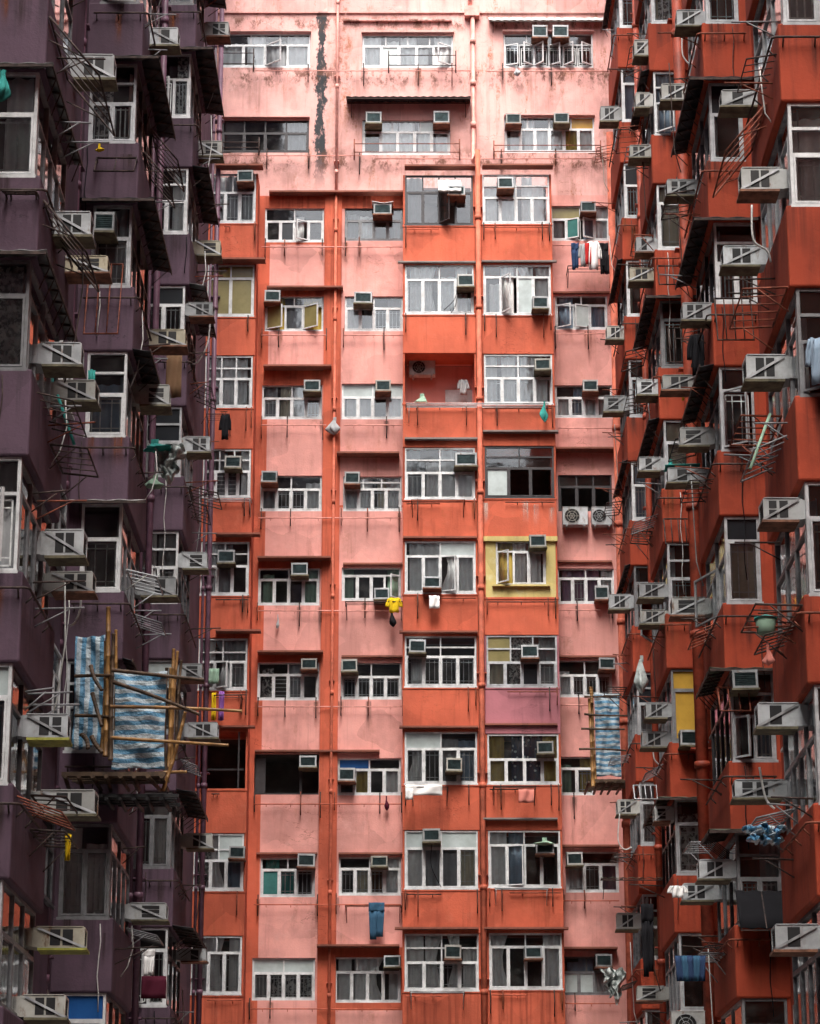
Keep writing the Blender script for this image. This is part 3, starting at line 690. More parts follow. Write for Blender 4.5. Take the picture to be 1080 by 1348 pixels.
def bay(key, rows, paints):
    x0, x1 = BAYX[key]
    for i, (v0, v1) in enumerate(rows):
        zsill = zc(v1, YB); ztop = zc(v0, YB)
        znext = zc(rows[i+1][0], YB) if i+1 < len(rows) else 0.
        m = MB(); yi = YW+.05
        m.box(x0, x1, YB, yi, znext+.003, zsill-.003)
        pw = .055
        for a, b in ((x0, x0+pw), (x1-pw, x1)): m.box(a, b, YB+.02, yi, zsill-.003, ztop+.003)
        # slightly proud sill band and drip edge
        m.box(x0-.015, x1+.015, YB-.02, YB+.05, zsill-.07, zsill-.004)
        pm = paints.get(i, 'orange')
        child(m.build('balcony', M[pm], b0, bevel=.012), b0)
        s = STY[key][i]
        wx0, wx1 = x0+pw+.004, x1-pw-.004
        if key == 'C4' and i == 4:            # the flat painted yellow: smaller window in a yellow front
            q = MB(); a0, a1, z0, z1 = rect(653, 719, 713, 770, YB); 
            q.box(x0+pw, a0, YB, YB+.1, zsill, ztop-.003); q.box(a1, x1-pw, YB, YB+.1, zsill, ztop-.003); q.box(a0, a1, YB, YB+.1, zsill, z0); q.box(x0, x1, YB-.09, YB+.1, ztop-.003, ztop+.13)
            q.box(a0-.1, a1+.1, YB-.12, YB, z0-.06, z0-.01)
            child(q.build('yellow_front', M['yellow'], b0), b0)
            child(window(b0, a1-a0-.01, z1-z0+.02, (a0+.005, YB+.02, z0+.002), 0, **s), b0); continue
        if s and s.get('fm') != 'bronze' and '-' in s.get('curt', ''): s = dict(s, curt=s['curt'].replace('-', R.choice('wwWs'), 1))
        if s: child(window(b0, wx1-wx0, ztop-zsill-.008, (wx0, YB+.03, zsill+.004), 0, **s), b0)
        if key == 'C3' and i == 2:            # open balcony: back wall, white door panel and a ledge
            q = MB(); q.box(x0+.1, x1-.1, YW+.16, YW+.2, zsill-.1, ztop+.1); child(q.build('balcony_back', M['pink'], b0), b0)
            q = MB(); q.box(1.0, 1.78, YW+.04, YW+.1, zsill-.02, zsill+.72); child(q.build('panel', M['acwhite'], b0), b0)
        if key == 'C0' and i == 6:
            q = MB(); q.box(x0+.2, x1-.1, YB+.3, YB+.33, zsill+.55, zsill+.6); q.box(-4.62, -4.58, YB+.03, YB+.07, zsill, ztop); child(q.build('window', M['bronze'], b0), b0)
bay('C0', C0R, {}); bay('C3', C3R, {}); bay('C4', C4R, {5: 'mauve'})
# eyebrow slabs: (u0, u1, v, reach, plane y, paint)
for u0, u1, v, rc, y, pm in [(285, 347, 223, .35, YB, 'slab'), (285, 350, 346, .35, YB, 'slab'), (285, 343, 706, .3, YB, 'slab'), (285, 344, 833, .3, YB, 'slab'), (285, 336, 958, .2, YB, 'slab'),
        (533, 626, 223, .3, YB, 'slab'), (635, 728, 222, .3, YB, 'slab'), (524, 628, 346, .1, YB, 'concrete'), (634, 733, 345, .1, YB, 'concrete'), (533, 629, 579, .16, YB, 'concrete'), (636, 735, 570, .2, YB, 'concrete'),
        (526, 629, 833, .16, YB, 'slab'), (526, 630, 958, .16, YB, 'slab'), (636, 734, 1079, .2, YB, 'concrete'), (520, 630, 1223, .24, YB, 'slab'), (637, 748, 1223, .24, YB, 'slab'), (637, 734, 954, .1, YB, 'slab'), (531, 628, 708, .1, YB, 'slab'),
        (355, 532, 257, .3, YW, 'slab'), (352, 452, 382, .3, YW, 'slab'), (348, 437, 487, .4, YW, 'slab'), (340, 436, 738, .4, YW, 'slab'), (340, 426, 861, .35, YW, 'slab'), (336, 500, 990, .2, YW, 'slab'),
        (444, 526, 601, .4, YW, 'slab'), (418, 526, 1247, .45, YW, 'slab'), (450, 530, 865, .12, YW, 'slab'), (452, 530, 743, .1, YW, 'slab'), (446, 530, 1124, .1, YW, 'slab'), (338, 418, 1124, .1, YW, 'slab'),
        (730, 812, 595, .4, YW, 'slab'), (738, 815, 1115, .25, YW, 'slab'), (738, 812, 1250, .4, YW, 'slab'), (728, 806, 386, .1, YW, 'slab'), (728, 806, 740, .1, YW, 'slab'), (735, 812, 865, .1, YW, 'slab'),
        (290, 410, 42, .1, YW, 'pale'), (290, 408, 155, .12, YW, 'pale'), (476, 598, 43, .1, YW, 'pale'), (662, 782, 42, .1, YW, 'pale'), (664, 783, 152, .1, YW, 'pale'), (452, 595, 28, .1, YW, 'pale'), (285, 455, 17, .06, YW, 'pale'), (456, 800, 17, .06, YW, 'pale')]:
    a = P(u0, v, y).x; b = P(u1, v, y).x; z = zc(v, y); m = MB(); th = .05 if pm != 'concrete' else .045
    m.box(a, b, y-rc, y+.02 if y == YB else y+.01, z-th*.5, z+th*.5)
    child(m.build('ledge', M[pm], b0), b0)
# thin wall pipes under the windows, with brackets
for u0, u1, v in [(335, 620, 96.5), (640, 815, 97), (285, 475, 208), (495, 800, 212), (345, 530, 328), (345, 430, 444), (453, 531, 444), (345, 430, 562), (453, 531, 562), (341, 530, 684), (341, 530, 806), (340, 530, 932), (335, 528, 1060), (335, 528, 1192), (330, 526, 1329),
                  (728, 806, 326), (733, 806, 442), (735, 812, 566), (736, 790, 805), (738, 775, 930), (740, 815, 1187), (742, 815, 1322)]:
    a = P(u0, v, YW).x; b = P(u1, v, YW).x; z = zc(v)
    child(rail(b0, (a, YW-.1, z), (b, YW-.1, z), (0, -.07, 0), 'pinkpipe' if v < 1000 else 'orangepipe', .016), b0)
for key, rows in (('C0', C0R), ('C3', C3R), ('C4', C4R)):
    x0, x1 = BAYX[key]
    for i, (v0, v1) in enumerate(rows):
        z = zc(v1, YB)-.16
        if R.random() < .75:
            c_ = R.choice(((.05, .5), (.3, .97), (.03, .97)))
            a, b = x0+(x1-x0)*c_[0], x0+(x1-x0)*c_[1]
            if key == 'C0': a = max(a, -5.3)
            child(rail(b0, (a, YB, z), (b, YB, z), (0, -.09, 0), R.choice(('rust', 'iron', 'orangepipe')), .017), b0)
for col, u0, u1, v0, v1, k in W:
    for u in (u0+R.uniform(-4, 3), u1+R.uniform(-4, 5), (u0+u1)/2+R.uniform(-20, 20)):
        if R.random() < .8:
            p = P(u, v1, YW); child(hook(b0, p, -.42-R.uniform(0, .25), .05, R.uniform(.1, .2), R.choice(('iron', 'iron', 'rust'))), b0)
            if R.random() < .75: child(stain_run(b0, p+Vector((0,0,-.05)), R.uniform(.12, .3), R.uniform(.5, 1.15), mat=R.choice(('stainrust', 'staindark', 'staindark'))), b0)
for key, rows in (('C3', C3R), ('C4', C4R), ('C0', C0R)):
    for (v0, v1) in rows:
        for q in (.04, .2, .86, .96):
            if R.random() < .5:
                x0, x1 = BAYX[key]; x = x0+(x1-x0)*q
                if x < -5.2: continue
                child(hook(b0, (x, YB, zc(v1, YB)), -.5-R.uniform(0, .25), -.05, R.uniform(.1, .18), R.choice(('iron', 'rust'))), b0)
                if R.random() < .35: child(stain_run(b0, (x, YB-.004, zc(v1, YB)-.1), R.uniform(.12, .3), R.uniform(.5, .95), mat=R.choice(('stainrust', 'staindark'))), b0)
# window guard frames on the top floors
for u0, u1, v0, v1 in [(512, 600, 79, 92), (467, 605, 195, 206), (650, 790, 197, 205), (290, 335, 76, 90), (290, 342, 193, 200)]:
    m = MB(); a = P(u0, v0, YW).x; b = P(u1, v0, YW).x
    for v in (v0, v1):
        z = zc(v); m.tube([(a, YW, z), (a, YW-.3, z), (b, YW-.3, z), (b, YW, z)], .016, 5)
    for x in (a, b): m.tube([(x, YW-.3, zc(v0)+.15), (x, YW-.3, zc(v1)-.25)], .018, 5)
    child(m.build('window_rail', M[R.choice(('rust', 'iron'))], b0), b0)
# down pipes
XP = P(440, 600, YW).x
child(downpipe(b0, [(XP, YW-.16, zt), (XP, YW-.16, ROOF)], .04, 'pinkpipe'), b0)
child(downpipe(b0, [(XP, YW-.16, .2), (XP, YW-.16, zt)], .04, 'orangepipe'), b0)
xa = P(619, 8, YW).x; xb = P(623, 120, YW).x; xc = 1.94
m = MB(); zj = zc(17)
m.tube([(xa, YW-.1, zj), (xa, YW-.1, ROOF)], .06, 10); m.box(xa-.17, xa+.27, YW-.24, YW, zj-.2, zj+.12); m.tube([(xb, YW-.13, zj-.1), (xb, YW-.13, zc(215)), (xc, YB-.12, zc(222))], .07, 10)
for v in (60, 115, 170): m.tube([(xb, YW-.13, zc(v)), (xb, YW-.13, zc(v)+.15)], .09, 10)
child(m.build('drain_pipe', M['pinkpipe'], b0), b0)
child(downpipe(b0, [(xc, YB-.12, .2), (xc, YB-.12, zc(218))], .075, 'orangepipe'), b0)
m = MB(); pr = [P(811, 200, 67.3), P(816, 700, 67.3), P(823, 1348, 67.3)]
xr = pr[1].x; m.tube([(xr, 67.3, .2), (xr, 67.3, zc(175, 67.3))], .11, 10)
for i in range(9): m.tube([(xr, 67.3, 5+2.73*i), (xr, 67.3, 5.15+2.73*i)], .14, 10)
child(m.build('drain_pipe', M['orangepipe'], b0), b0)
# lit ceiling lamp inside one flat
p = P(389, 876, YW+.5); m = MB(); m.sheet(lambda s, t: (p.x+.09*math.cos(6.283*s)*math.sin(3.1416*t), p.y+.09*math.sin(6.283*s)*math.sin(3.1416*t), p.z+.05*math.cos(3.1416*t)), 12, 6)
child(m.build('lamp', M['lamp'], b0), b0)
# ------------------------------------------------------------------ air conditioners on the central block
def cac(col, u0, u1, v0, v1, y, body=None, tray=None, cover=None, off=.36, extra=''):
    yf = y-off; p = P((u0+u1)/2, v1, yf); wpx = P(u1, v1, yf).x-P(u0, v1, yf).x; hz = zc(v0, yf)-zc(v1, yf)
    o = ac(col, v0, (p.x, yf+.52, p.z), 0, max(.8, wpx/.48), max(.75, hz/.34), 1, body or R.choice(('acwhite', 'acwhite', 'acgrey')), tray or R.choice(('traybrown', 'traybrown', 'tray')), False, cover, extra)
    return o
T_, A_ = YW, YB
for c in [('T2', 481, 502, 147, 161), ('T2', 571, 592, 146, 161), ('T3', 701, 721, 33, 48), ('T3', 728, 749, 33, 48), ('T3', 666, 686, 149, 162), ('T3', 730, 750, 148, 161),
          ('C5', 765, 785, 265, 278), ('C1', 348, 369, 382, 396), ('C2', 466, 490, 384, 398), ('C1', 400, 422, 500, 514), ('C2', 494, 514, 500, 514), ('C5', 768, 788, 500, 514),
          ('C1', 344, 365, 620, 634), ('C2', 454, 474, 621, 636), ('C1', 383, 405, 741, 756), ('C2', 493, 513, 774, 788), ('C1', 397, 418, 867, 880), ('C2', 450, 471, 868, 883), ('C5', 789, 810, 866, 880),
          ('C1', 394, 417, 995, 1009), ('C2', 446, 468, 1011, 1027), ('C1', 391, 414, 1124, 1140), ('C2', 489, 511, 1127, 1140), ('C5', 746, 767, 1122, 1138), ('C2', 506, 528, 1258, 1272), ('C5', 784, 806, 1256, 1272), ('C5', 787, 800, 771, 788)]:
    cac(c[0], *c[1:], T_)
cac('C2', 492, 516, 268, 281, T_, cover='cwhite', extra=' cloth-covered')
for c in [('C0', 313, 334, 224, 238), ('C3', 589, 612, 244, 256), ('C4', 655, 676, 233, 247), ('C3', 602, 624, 361, 376), ('C4', 701, 722, 390, 405), ('C4', 705, 726, 472, 486), ('C0', 296, 318, 600, 615), ('C3', 599, 628, 596, 612),
          ('C0', 286, 309, 724, 740), ('C3', 558, 581, 759, 773), ('C4', 697, 719, 704, 719), ('C3', 539, 561, 842, 858), ('C4', 687, 710, 849, 865), ('C4', 708, 730, 976, 991), ('C0', 301, 322, 1114, 1129), ('C3', 557, 580, 1091, 1107),
          ('C4', 706, 730, 1110, 1123), ('C3', 586, 608, 1244, 1261), ('C4', 691, 714, 1246, 1261), ('C3', 587, 608, 998, 1014)]:
    cac(c[0], *c[1:], A_, extra=' planted' if c[:3] == ('C4', 706, 730) else '')

for u, v0, v1 in [(692, 660, 695), (705, 664, 697), (640, 662, 694), (726, 668, 696)]:
    p = P(u, v0, YB); child(stain_run(b0, p, .22, zc(v0, YB)-zc(v1, YB), mat='stainpale'), b0)
# ------------------------------------------------------------------ the two wings
FL = 2.73
class Stack: pass
def mk_stack(side, idx, d, uc, vc, vs, L, top):
    """side L/R; corner pixel (uc, vc) of the front outer edge; vs = measured sill rows; stack of bays d..d+L"""
    s = Stack(); s.side = side; s.idx = idx; s.d = d; s.L = L; s.s = 1 if side == 'L' else -1
    s.x = P(uc, vc, d).x; s.wall = -5.75 if side == 'L' else 6.2
    zz = [P(540, v, d).z for v in vs]
    s.z0 = sum((z % FL) for z in [z-zz[0]+FL*.5 for z in zz])/len(zz)-FL*.5+zz[0]
    while s.z0 > 3.2: s.z0 -= FL
    s.n = int((top-s.z0)/FL)+1
    return s
ST = {
 'L1': mk_stack('L', 1, 31.8, 41, 520, [236, 493, 748, 1020], 3.1, 22), 'L2': mk_stack('L', 2, 41.95, 174, 480, [185, 376, 576, 779, 1207], 3.1, 27),
 'L3': mk_stack('L', 3, 51.6, 244, 580, [151, 310, 629, 794, 1142, 1320], 3.1, 34),
 'R1': mk_stack('R', 1, 32.5, 1048, 560, [278, 525, 777, 1046], 3.1, 22), 'R2': mk_stack('R', 2, 42.7, 943, 560, [213, 402, 594, 793, 998, 1211], 3.1, 28),
 'R3': mk_stack('R', 3, 52.5, 871, 640, [179, 330, 647, 975, 1147, 1324], 3.1, 34), 'R4': mk_stack('R', 4, 62.3, 824, 500, [155, 284, 547, 831], 3.1, 39)}
bL = empty('apartment_building', (-5.75, 30, 0)); tag(bL, 'dark purple apartment wing with stacked window bays along the courtyard', 'building')
bR = empty('apartment_building', (6.2, 30, 0)); tag(bR, 'deep red apartment wing with stacked window bays along the courtyard', 'building')
HT = 44.
def side_styles(rr):
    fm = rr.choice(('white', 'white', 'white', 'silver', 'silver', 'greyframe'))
    cu = lambda n: ''.join(rr.choice('--wwcsbl-') for _ in range(n))
    return fm, cu
for key, s in ST.items():
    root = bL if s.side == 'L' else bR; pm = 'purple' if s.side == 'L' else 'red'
    rr = random.Random(hash(key) % 1000 if False else sum(map(ord, key))*7)
    xi = s.wall-s.s*.15                                     # into the wall
    for k in range(s.n):
        zs_ = s.z0+FL*k
        m = MB(); zb = zs_-1.19
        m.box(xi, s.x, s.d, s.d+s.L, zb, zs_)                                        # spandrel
        o = child(m.build('balcony', M[pm], root, bevel=.03), root)
        # window storey: pier by the wall, far end panel
        pw = rr.choice((.06, .06, .12, .2)) if s.idx > 1 else .06
        m = MB(); z1 = zs_+FL-1.19
        a = s.wall; m.box(a-s.s*.1, a+s.s*pw, s.d+.03, s.d+.13, zs_+.002, z1-.002); child(m.build('pier', M[pm], root), root); m = MB()
        m.box(a-s.s*.1, s.x-s.s*.10, s.d+s.L-.1, s.d+s.L-.012, zs_+.002, z1-.002)
        child(m.build('end_panel', M[pm], root), root)
        fm, cu = side_styles(rr)
        # front window
        RS = .09; xa, xb = sorted((a+s.s*(pw+.004), s.x-s.s*RS)); ww = xb-xa
        n = 2 if ww > .72 else 1
        kw = dict(fm=fm, top=1, bot=n, tr=rr.choice((.68, .72, .6)), curt=cu(n), grille=''.join(rr.choice('x-xv') for _ in range(n)))
        if rr.random() < .35: kw['mid'] = .5; kw['tr'] = .5
        if rr.random() < .12: kw['films'] = {('t', 0): rr.choice(('fmilky', 'fdark', 'fdark'))}
        if rr.random() < .15: kw['opens'] = {0: 40 if s.side == 'R' else 35}
        ff = {('L1', 0): {}, ('R3', 4): {0: 'famber', 1: 'famber', ('t', 0): 'famber'}, ('L2', 1): {('t', 0): 'fblue'}}.get((key, k))
        if ff: kw['films'] = ff
        child(window(root, ww, z1-zs_-.006, (xa, s.d+.05, zs_+.003), 0, **kw), root)
        # side window: four or five lights
        y0, y1 = s.d+.135, s.d+s.L-.105; n = rr.choice((3, 4, 4))
        kw = dict(fm=rr.choice(('shadeframe', 'shadeframe', 'greyframe', 'greyframe', 'palealu', 'bronze')), top=rr.choice((2, 3)), bot=n, tr=rr.choice((.68, .72, .6)), curt=cu(n), grille=''.join(rr.choice('x-v-') for _ in range(n)))  # frames darker than on the front, painting in the side face's shade
        if s.side == 'R' and s.idx in (2, 3) and rr.random() < .2: kw['opens'] = {rr.randrange(n): rr.choice((18, -20, 25))}
        if s.s > 0: loc, rz = (s.x-RS, y0, zs_+.003), math.pi/2
        else: loc, rz = (s.x+RS, y1, zs_+.003), -math.pi/2
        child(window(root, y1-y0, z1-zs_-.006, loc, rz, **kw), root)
        # window of the recess before this bay
        if s.idx > 1 and rr.random() < .8:
            yw = s.d-rr.uniform(.5, .8); wl = rr.uniform(1.1, 1.6); xw = s.wall+s.s*.06
            child(window(root, wl, 1.35, (xw, yw-wl if s.s > 0 else yw, zs_+rr.uniform(-.05, .1)), math.pi/2*s.s, fm=rr.choice(('white', 'shadeframe', 'palealu')), top=1, bot=2, films={0: 'fdark', 1: 'fdark', ('t', 0): 'fdark'}), root)
        # laundry pipe round the spandrel
        if rr.random() < .85:
            z = zs_-.24-rr.uniform(0, .05); of = .10; m = MB()
            pts = [(s.wall+s.s*.1, s.d-of, z), (s.x+s.s*(of-.05), s.d-of, z), (s.x+s.s*of, s.d-of+.05, z), (s.x+s.s*of, s.d+s.L*rr.uniform(.6, 1), z)]
            m.tube(pts, .017, 6)
            for q in (.15, .55, .95): 
                x = s.wall+(s.x-s.wall)*q; m.tube([(x, s.d, z-.1), (x, s.d-of, z)], .013, 5)
            for q in (.1, .35, .6):
                y = s.d+s.L*q; m.tube([(s.x, y, z-.1), (s.x+s.s*of, y, z)], .013, 5)
            child(m.build('pipe', M['iron' if s.side == 'L' else rr.choice(('rust', 'rust', 'iron'))], root), root)
        for q in range(rr.choice((1, 2))):
            child(stain_run(root, (s.wall+(s.x-s.wall)*rr.uniform(.12, .9), s.d-.003, zs_-rr.choice((.02, .24))), rr.uniform(.12, .35), rr.uniform(.5, .95), mat=rr.choice(('staindark', 'staindark', 'stainrust'))), root)
        # iron arms reaching over the courtyard, and loose cables down the bay
        for q in range(rr.choice((1, 2, 2, 3, 4))):
            y = s.d+rr.uniform(.1, s.L*.8); z = zs_+rr.choice((-.5, -.15, .1, 1.3))+rr.uniform(-.1, .1); l_ = rr.uniform(.3, .75); m = MB()
            m.tube([(s.x-s.s*.02, y, z), (s.x+s.s*l_, y, z+rr.uniform(-.03, .05))], .014, 5); m.tube([(s.x-s.s*.02, y, z-.25), (s.x+s.s*l_*.7, y, z)], .011, 5)
            child(m.build('bracket', M[rr.choice(('iron', 'iron', 'rust', 'greyframe'))], root), root)
        if rr.random() < .8:
            y = s.d-.03; x = s.wall+(s.x-s.wall)*rr.uniform(.05, .95); m = MB(); P_ = [(x+.02*math.sin(j*1.7), y-.02*(j % 2), zs_-.1-.28*j) for j in range(rr.choice((4, 6, 9)))]
            m.tube(P_, .009, 5); child(m.build('cable', M[rr.choice(('iron', 'pvc', 'cblack'))], root), root)
        if rr.random() < .4:                                  # wire cage folded out under the side window
            y = s.d+rr.uniform(.1, 1.2); w_ = rr.uniform(.9, 1.5); l_ = rr.uniform(.35, .6); z = zs_-rr.uniform(.1, .5); dz = -rr.uniform(.02, .22); m = MB(); X0 = s.x+s.s*.02; X1 = s.x+s.s*l_
            m.tube([(X0, y, z), (X1, y, z+dz), (X1, y+w_, z+dz), (X0, y+w_, z)], .013, 5)
            for q in range(1, 5): m.tube([(X0, y+w_*q/5, z), (X1, y+w_*q/5, z+dz)], .009, 4)
            child(m.build('rack', M[rr.choice(('iron', 'iron', 'rust', 'greyframe'))], root), root)
        if rr.random() < .6:
            y = s.d+rr.uniform(.3, 2.5); x = s.x+s.s*rr.uniform(.05, .4); m = MB(); l_ = rr.uniform(.8, 2.4); z = zs_+rr.uniform(-.2, .6)
            m.tube([(x, y, z), (x+.03, y+.05, z-l_*.4), (x-s.s*.05, y, z-l_*.8), (x-s.s*.16, y, z-l_)], .011, 5); child(m.build('cable', M[rr.choice(('pvc', 'iron', 'acgrey'))], root), root)
    # the bays go on up to the roof
    zt_ = s.z0+FL*(s.n-1)+FL-1.19
    m = MB(); m.box(xi, s.x, s.d, s.d+s.L, zt_+.002, HT-.5); child(m.build('upper_bay', M[pm], root), root)
for root, pm, xa, xb in ((bL, 'purple', -18., -5.75), (bR, 'red', 6.2, 18.)):
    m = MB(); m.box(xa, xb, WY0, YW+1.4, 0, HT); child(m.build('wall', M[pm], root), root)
for root, x, y, v0, v1, mt, r in [(bL, P(103, 200, 41.5).x, 41.5, 0, 0, 'purplepipe', .06), (bL, P(209, 300, 51.2).x, 51.2, 0, 0, 'purplepipe', .07), (bL, -5.5, 68.5, 0, 0, 'purplepipe', .07),
                                  (bR, P(918, 800, 51.8).x, 51.8, 0, 0, 'redpipe', .13), (bR, P(1006, 100, 42.3).x, 42.3, 0, 0, 'redpipe', .07), (bR, P(850, 500, 62.).x, 62., 0, 0, 'redpipe', .08)]:
    child(downpipe(root, [(x, y, .2), (x, y, HT-1)], r, mt), root)
    if r < .1: child(downpipe(root, [(x-.16*(1 if root is bL else -1), y+.05, .2), (x-.16*(1 if root is bL else -1), y+.05, HT-1)], r*.55, mt), root)

# ------------------------------------------------------------------ air conditioners on the wings
COLS = {'L': ('L1', 'L2', 'L3'), 'R': ('R1', 'R2', 'R3', 'R4')}
def wac(side, u0, u1, v0, v1, body=None, tray=None, front=None, cover=None, extra=''):
    uo = u1 if side == 'L' else u0
    if front:
        s = ST[front]; yf = s.d-.42; p = P((u0+u1)/2, v1, yf); wpx = P(u1, v1, yf).x-P(u0, v1, yf).x; hz = P(540, v0, yf).z-P(540, v1, yf).z
        return ac(front, v0, (p.x, yf+.52, p.z), 0, wpx/.48, hz/.34, 1, body or 'acwhite', tray or 'tray', False, cover, extra)
    best = None
    for kx in COLS[side]:
        s = ST[kx]; sg = s.s
        q = PX(uo, v1, s.x+sg*.50); y = q.y
        yc = min(max(y, s.d+.12), s.d+s.L-.5)
        r = ray(uo, v1); xo = r.x/r.y*yc; sy = (xo-s.x)*sg/.50
        e = abs(yc-y)+(5 if sy < .45 or sy > 1.6 else 0)
        if best is None or e < best[0]: best = (e, kx, yc, sy)
    e, kx, yc, sy = best; s = ST[kx]; sy = min(max(sy, .6), 1.5)
    z0 = P(540, v1, yc).z; z1 = P(540, v0, yc).z
    if e > 5: print('AC off', side, u0, v0, best)
    ac(kx, v0, (s.x, yc+.2, z0), math.pi/2*s.s, R.uniform(.72, .92), max(.7, min(1.35, (z1-z0)/.34)), sy, body or R.choice(('acwhite', 'acwhite', 'acwhite', 'acwhite', 'acgrey')), tray or R.choice(('tray', 'tray', 'traybrown')), True, cover, extra)
for c in [(108, 147, 71, 100), (67, 117, 279, 308), (267, 291, 185, 203), (215, 233, 36, 57), (286, 300, 29, 46), (57, 104, 451, 479), (96, 124, 501, 526), (178, 221, 507, 532), (244, 275, 575, 594), (249, 279, 398, 415),
          (49, 108, 697, 730), (86, 120, 752, 777), (240, 271, 727, 747), (240, 265, 874, 892), (262, 285, 951, 970), (76, 122, 1040, 1070), (36, 83, 1310, 1339), (185, 217, 1189, 1210), (254, 270, 1252, 1264), (261, 278, 1097, 1115)]: wac('L', *c)
wac('L', 208, 242, 434, 454, 'acbeige'); wac('L', 257, 289, 317, 335, 'acbeige'); wac('L', 197, 230, 760, 783, 'acgrey'); wac('L', 26, 86, 940, 970, 'acwhite', 'traygreen'); wac('L', 69, 108, 1220, 1247, 'acbeige', 'traygreen'); wac('L', 103, 139, 340, 357, 'acbeige')
wac('L', 124, 151, 279, 303, 'acgrey', front='L2')
for c in [(893, 923, 13, 32), (979, 1023, 220, 248), (953, 992, 119, 137), (873, 900, 110, 130), (841, 864, 122, 140), (880, 905, 236, 255), (831, 856, 191, 206), (839, 862, 312, 330), (792, 812, 140, 158), (839, 856, 53, 72), (955, 985, 323, 347),
          (901, 937, 398, 419), (985, 1035, 467, 498), (875, 909, 493, 511), (840, 870, 500, 519), (898, 930, 562, 584), (843, 870, 602, 619), (1007, 1052, 656, 684), (800, 818, 429, 445),
          (843, 871, 768, 786), (887, 917, 786, 808), (804, 827, 782, 800), (1001, 1049, 925, 955), (852, 878, 925, 944), (847, 870, 963, 982), (814, 838, 1053, 1071), (863, 892, 1062, 1080), (971, 1005, 1031, 1049), (923, 961, 1132, 1156), (902, 927, 1163, 1184),
          (814, 847, 1202, 1222), (1024, 1077, 1217, 1249), (841, 875, 1298, 1316)]: wac('R', *c)
wac('R', 831, 856, 352, 368, 'acbeige'); wac('R', 845, 870, 803, 820, 'acgrey'); wac('R', 797, 812, 521, 540, 'acgrey'); wac('R', 882, 910, 615, 633, 'acwhite', cover='cteal', extra=' green-covered')
wac('R', 966, 1000, 882, 905, 'acgrey', front='R2'); wac('R', 896, 920, 961, 980, 'acwhite', front='R3')
COLNAME = {'T2': 'the pale top wall above the pilaster', 'T3': 'the pale top wall near the red wing', 'C0': 'the orange bay by the purple wing', 'C1': 'the pink strip left of the pilaster', 'C2': 'the pink strip right of the pilaster',
           'C3': 'the central bay left of its pipe', 'C4': 'the central bay right of its pipe', 'C5': 'the pink strip by the red wing', 'L1': 'the nearest purple bays', 'L2': 'the second nearest purple bays', 'L3': 'the third nearest purple bays', 'L4': 'the farthest purple bays',
           'R1': 'the nearest red bays', 'R2': 'the second nearest red bays', 'R3': 'the third nearest red bays', 'R4': 'the farthest red bays'}
by = {}
for a in AC: by.setdefault(a[0], []).append(a)
for col, L in by.items():
    L.sort(key=lambda a: a[1])
    for i, (c_, v, o, adj) in enumerate(L):
        lb = f'{adj} air conditioner, {ORD[i+1]} from top on {COLNAME[col]}'
        tag(o, lb, 'air conditioner', 'air conditioners hung outside the flats')
# outdoor units of split systems
def condenser(label, p, w, h, d, fan=True, body='acwhite'):
    e = empty('outdoor_condenser', p); m = MB(); m.box(-w/2, w/2, -d, 0, 0, h); m.box(-w/2-.01, w/2+.01, -d-.01, .01, h, h+.02); m.build('casing', M[body], e, bevel=.012)
    g = MB(); cx = -w*.13; r = min(w*.34, h*.42); g.disc((cx, -d-.004, h/2), r, 24); g.build('fan_opening', M['slot'], e)
    q = MB()
    for k in range(3): 
        rr_ = r*(.33+.33*k); q.tube([(cx+rr_*math.cos(6.2832*i/20), -d-.02, h/2+rr_*math.sin(6.2832*i/20)) for i in range(21)], .007, 4)
    for i in range(6): q.bar((cx, -d-.02, h/2), (cx+r*math.cos(1.047*i), -d-.02, h/2+r*math.sin(1.047*i)), .01, .01)
    q.build('fan_guard', M['acgrey'], e)
    s = MB()
    for x in (-w*.35, w*.35): s.box(x-.02, x+.02, -d-.02, .05, -.05, -.012)
    s.build('bracket', M['acgrey'], e)
    return tag(e, label, 'condenser', 'outdoor units of split air conditioners')
p = P(556, 498, YW-.02); condenser('white outdoor condenser with square dark grille inside the open orange balcony', (p.x, YW-.05, p.z), .74, .44, .28)
p = P(758, 690, YW-.4); condenser('white round-fan condenser under the dark window, left of the pair', (p.x, YW-.05, p.z), .70, .50, .3)
p = P(793, 690, YW-.4); condenser('white round-fan condenser under the dark window, nearer the red wing', (p.x, YW-.05, p.z), .56, .50, .3)
p = P(908, 1333, 51.9); condenser('white condenser with big round fan at the foot of the red wing', (p.x, 52.1, p.z-.52), .75, .52, .35)

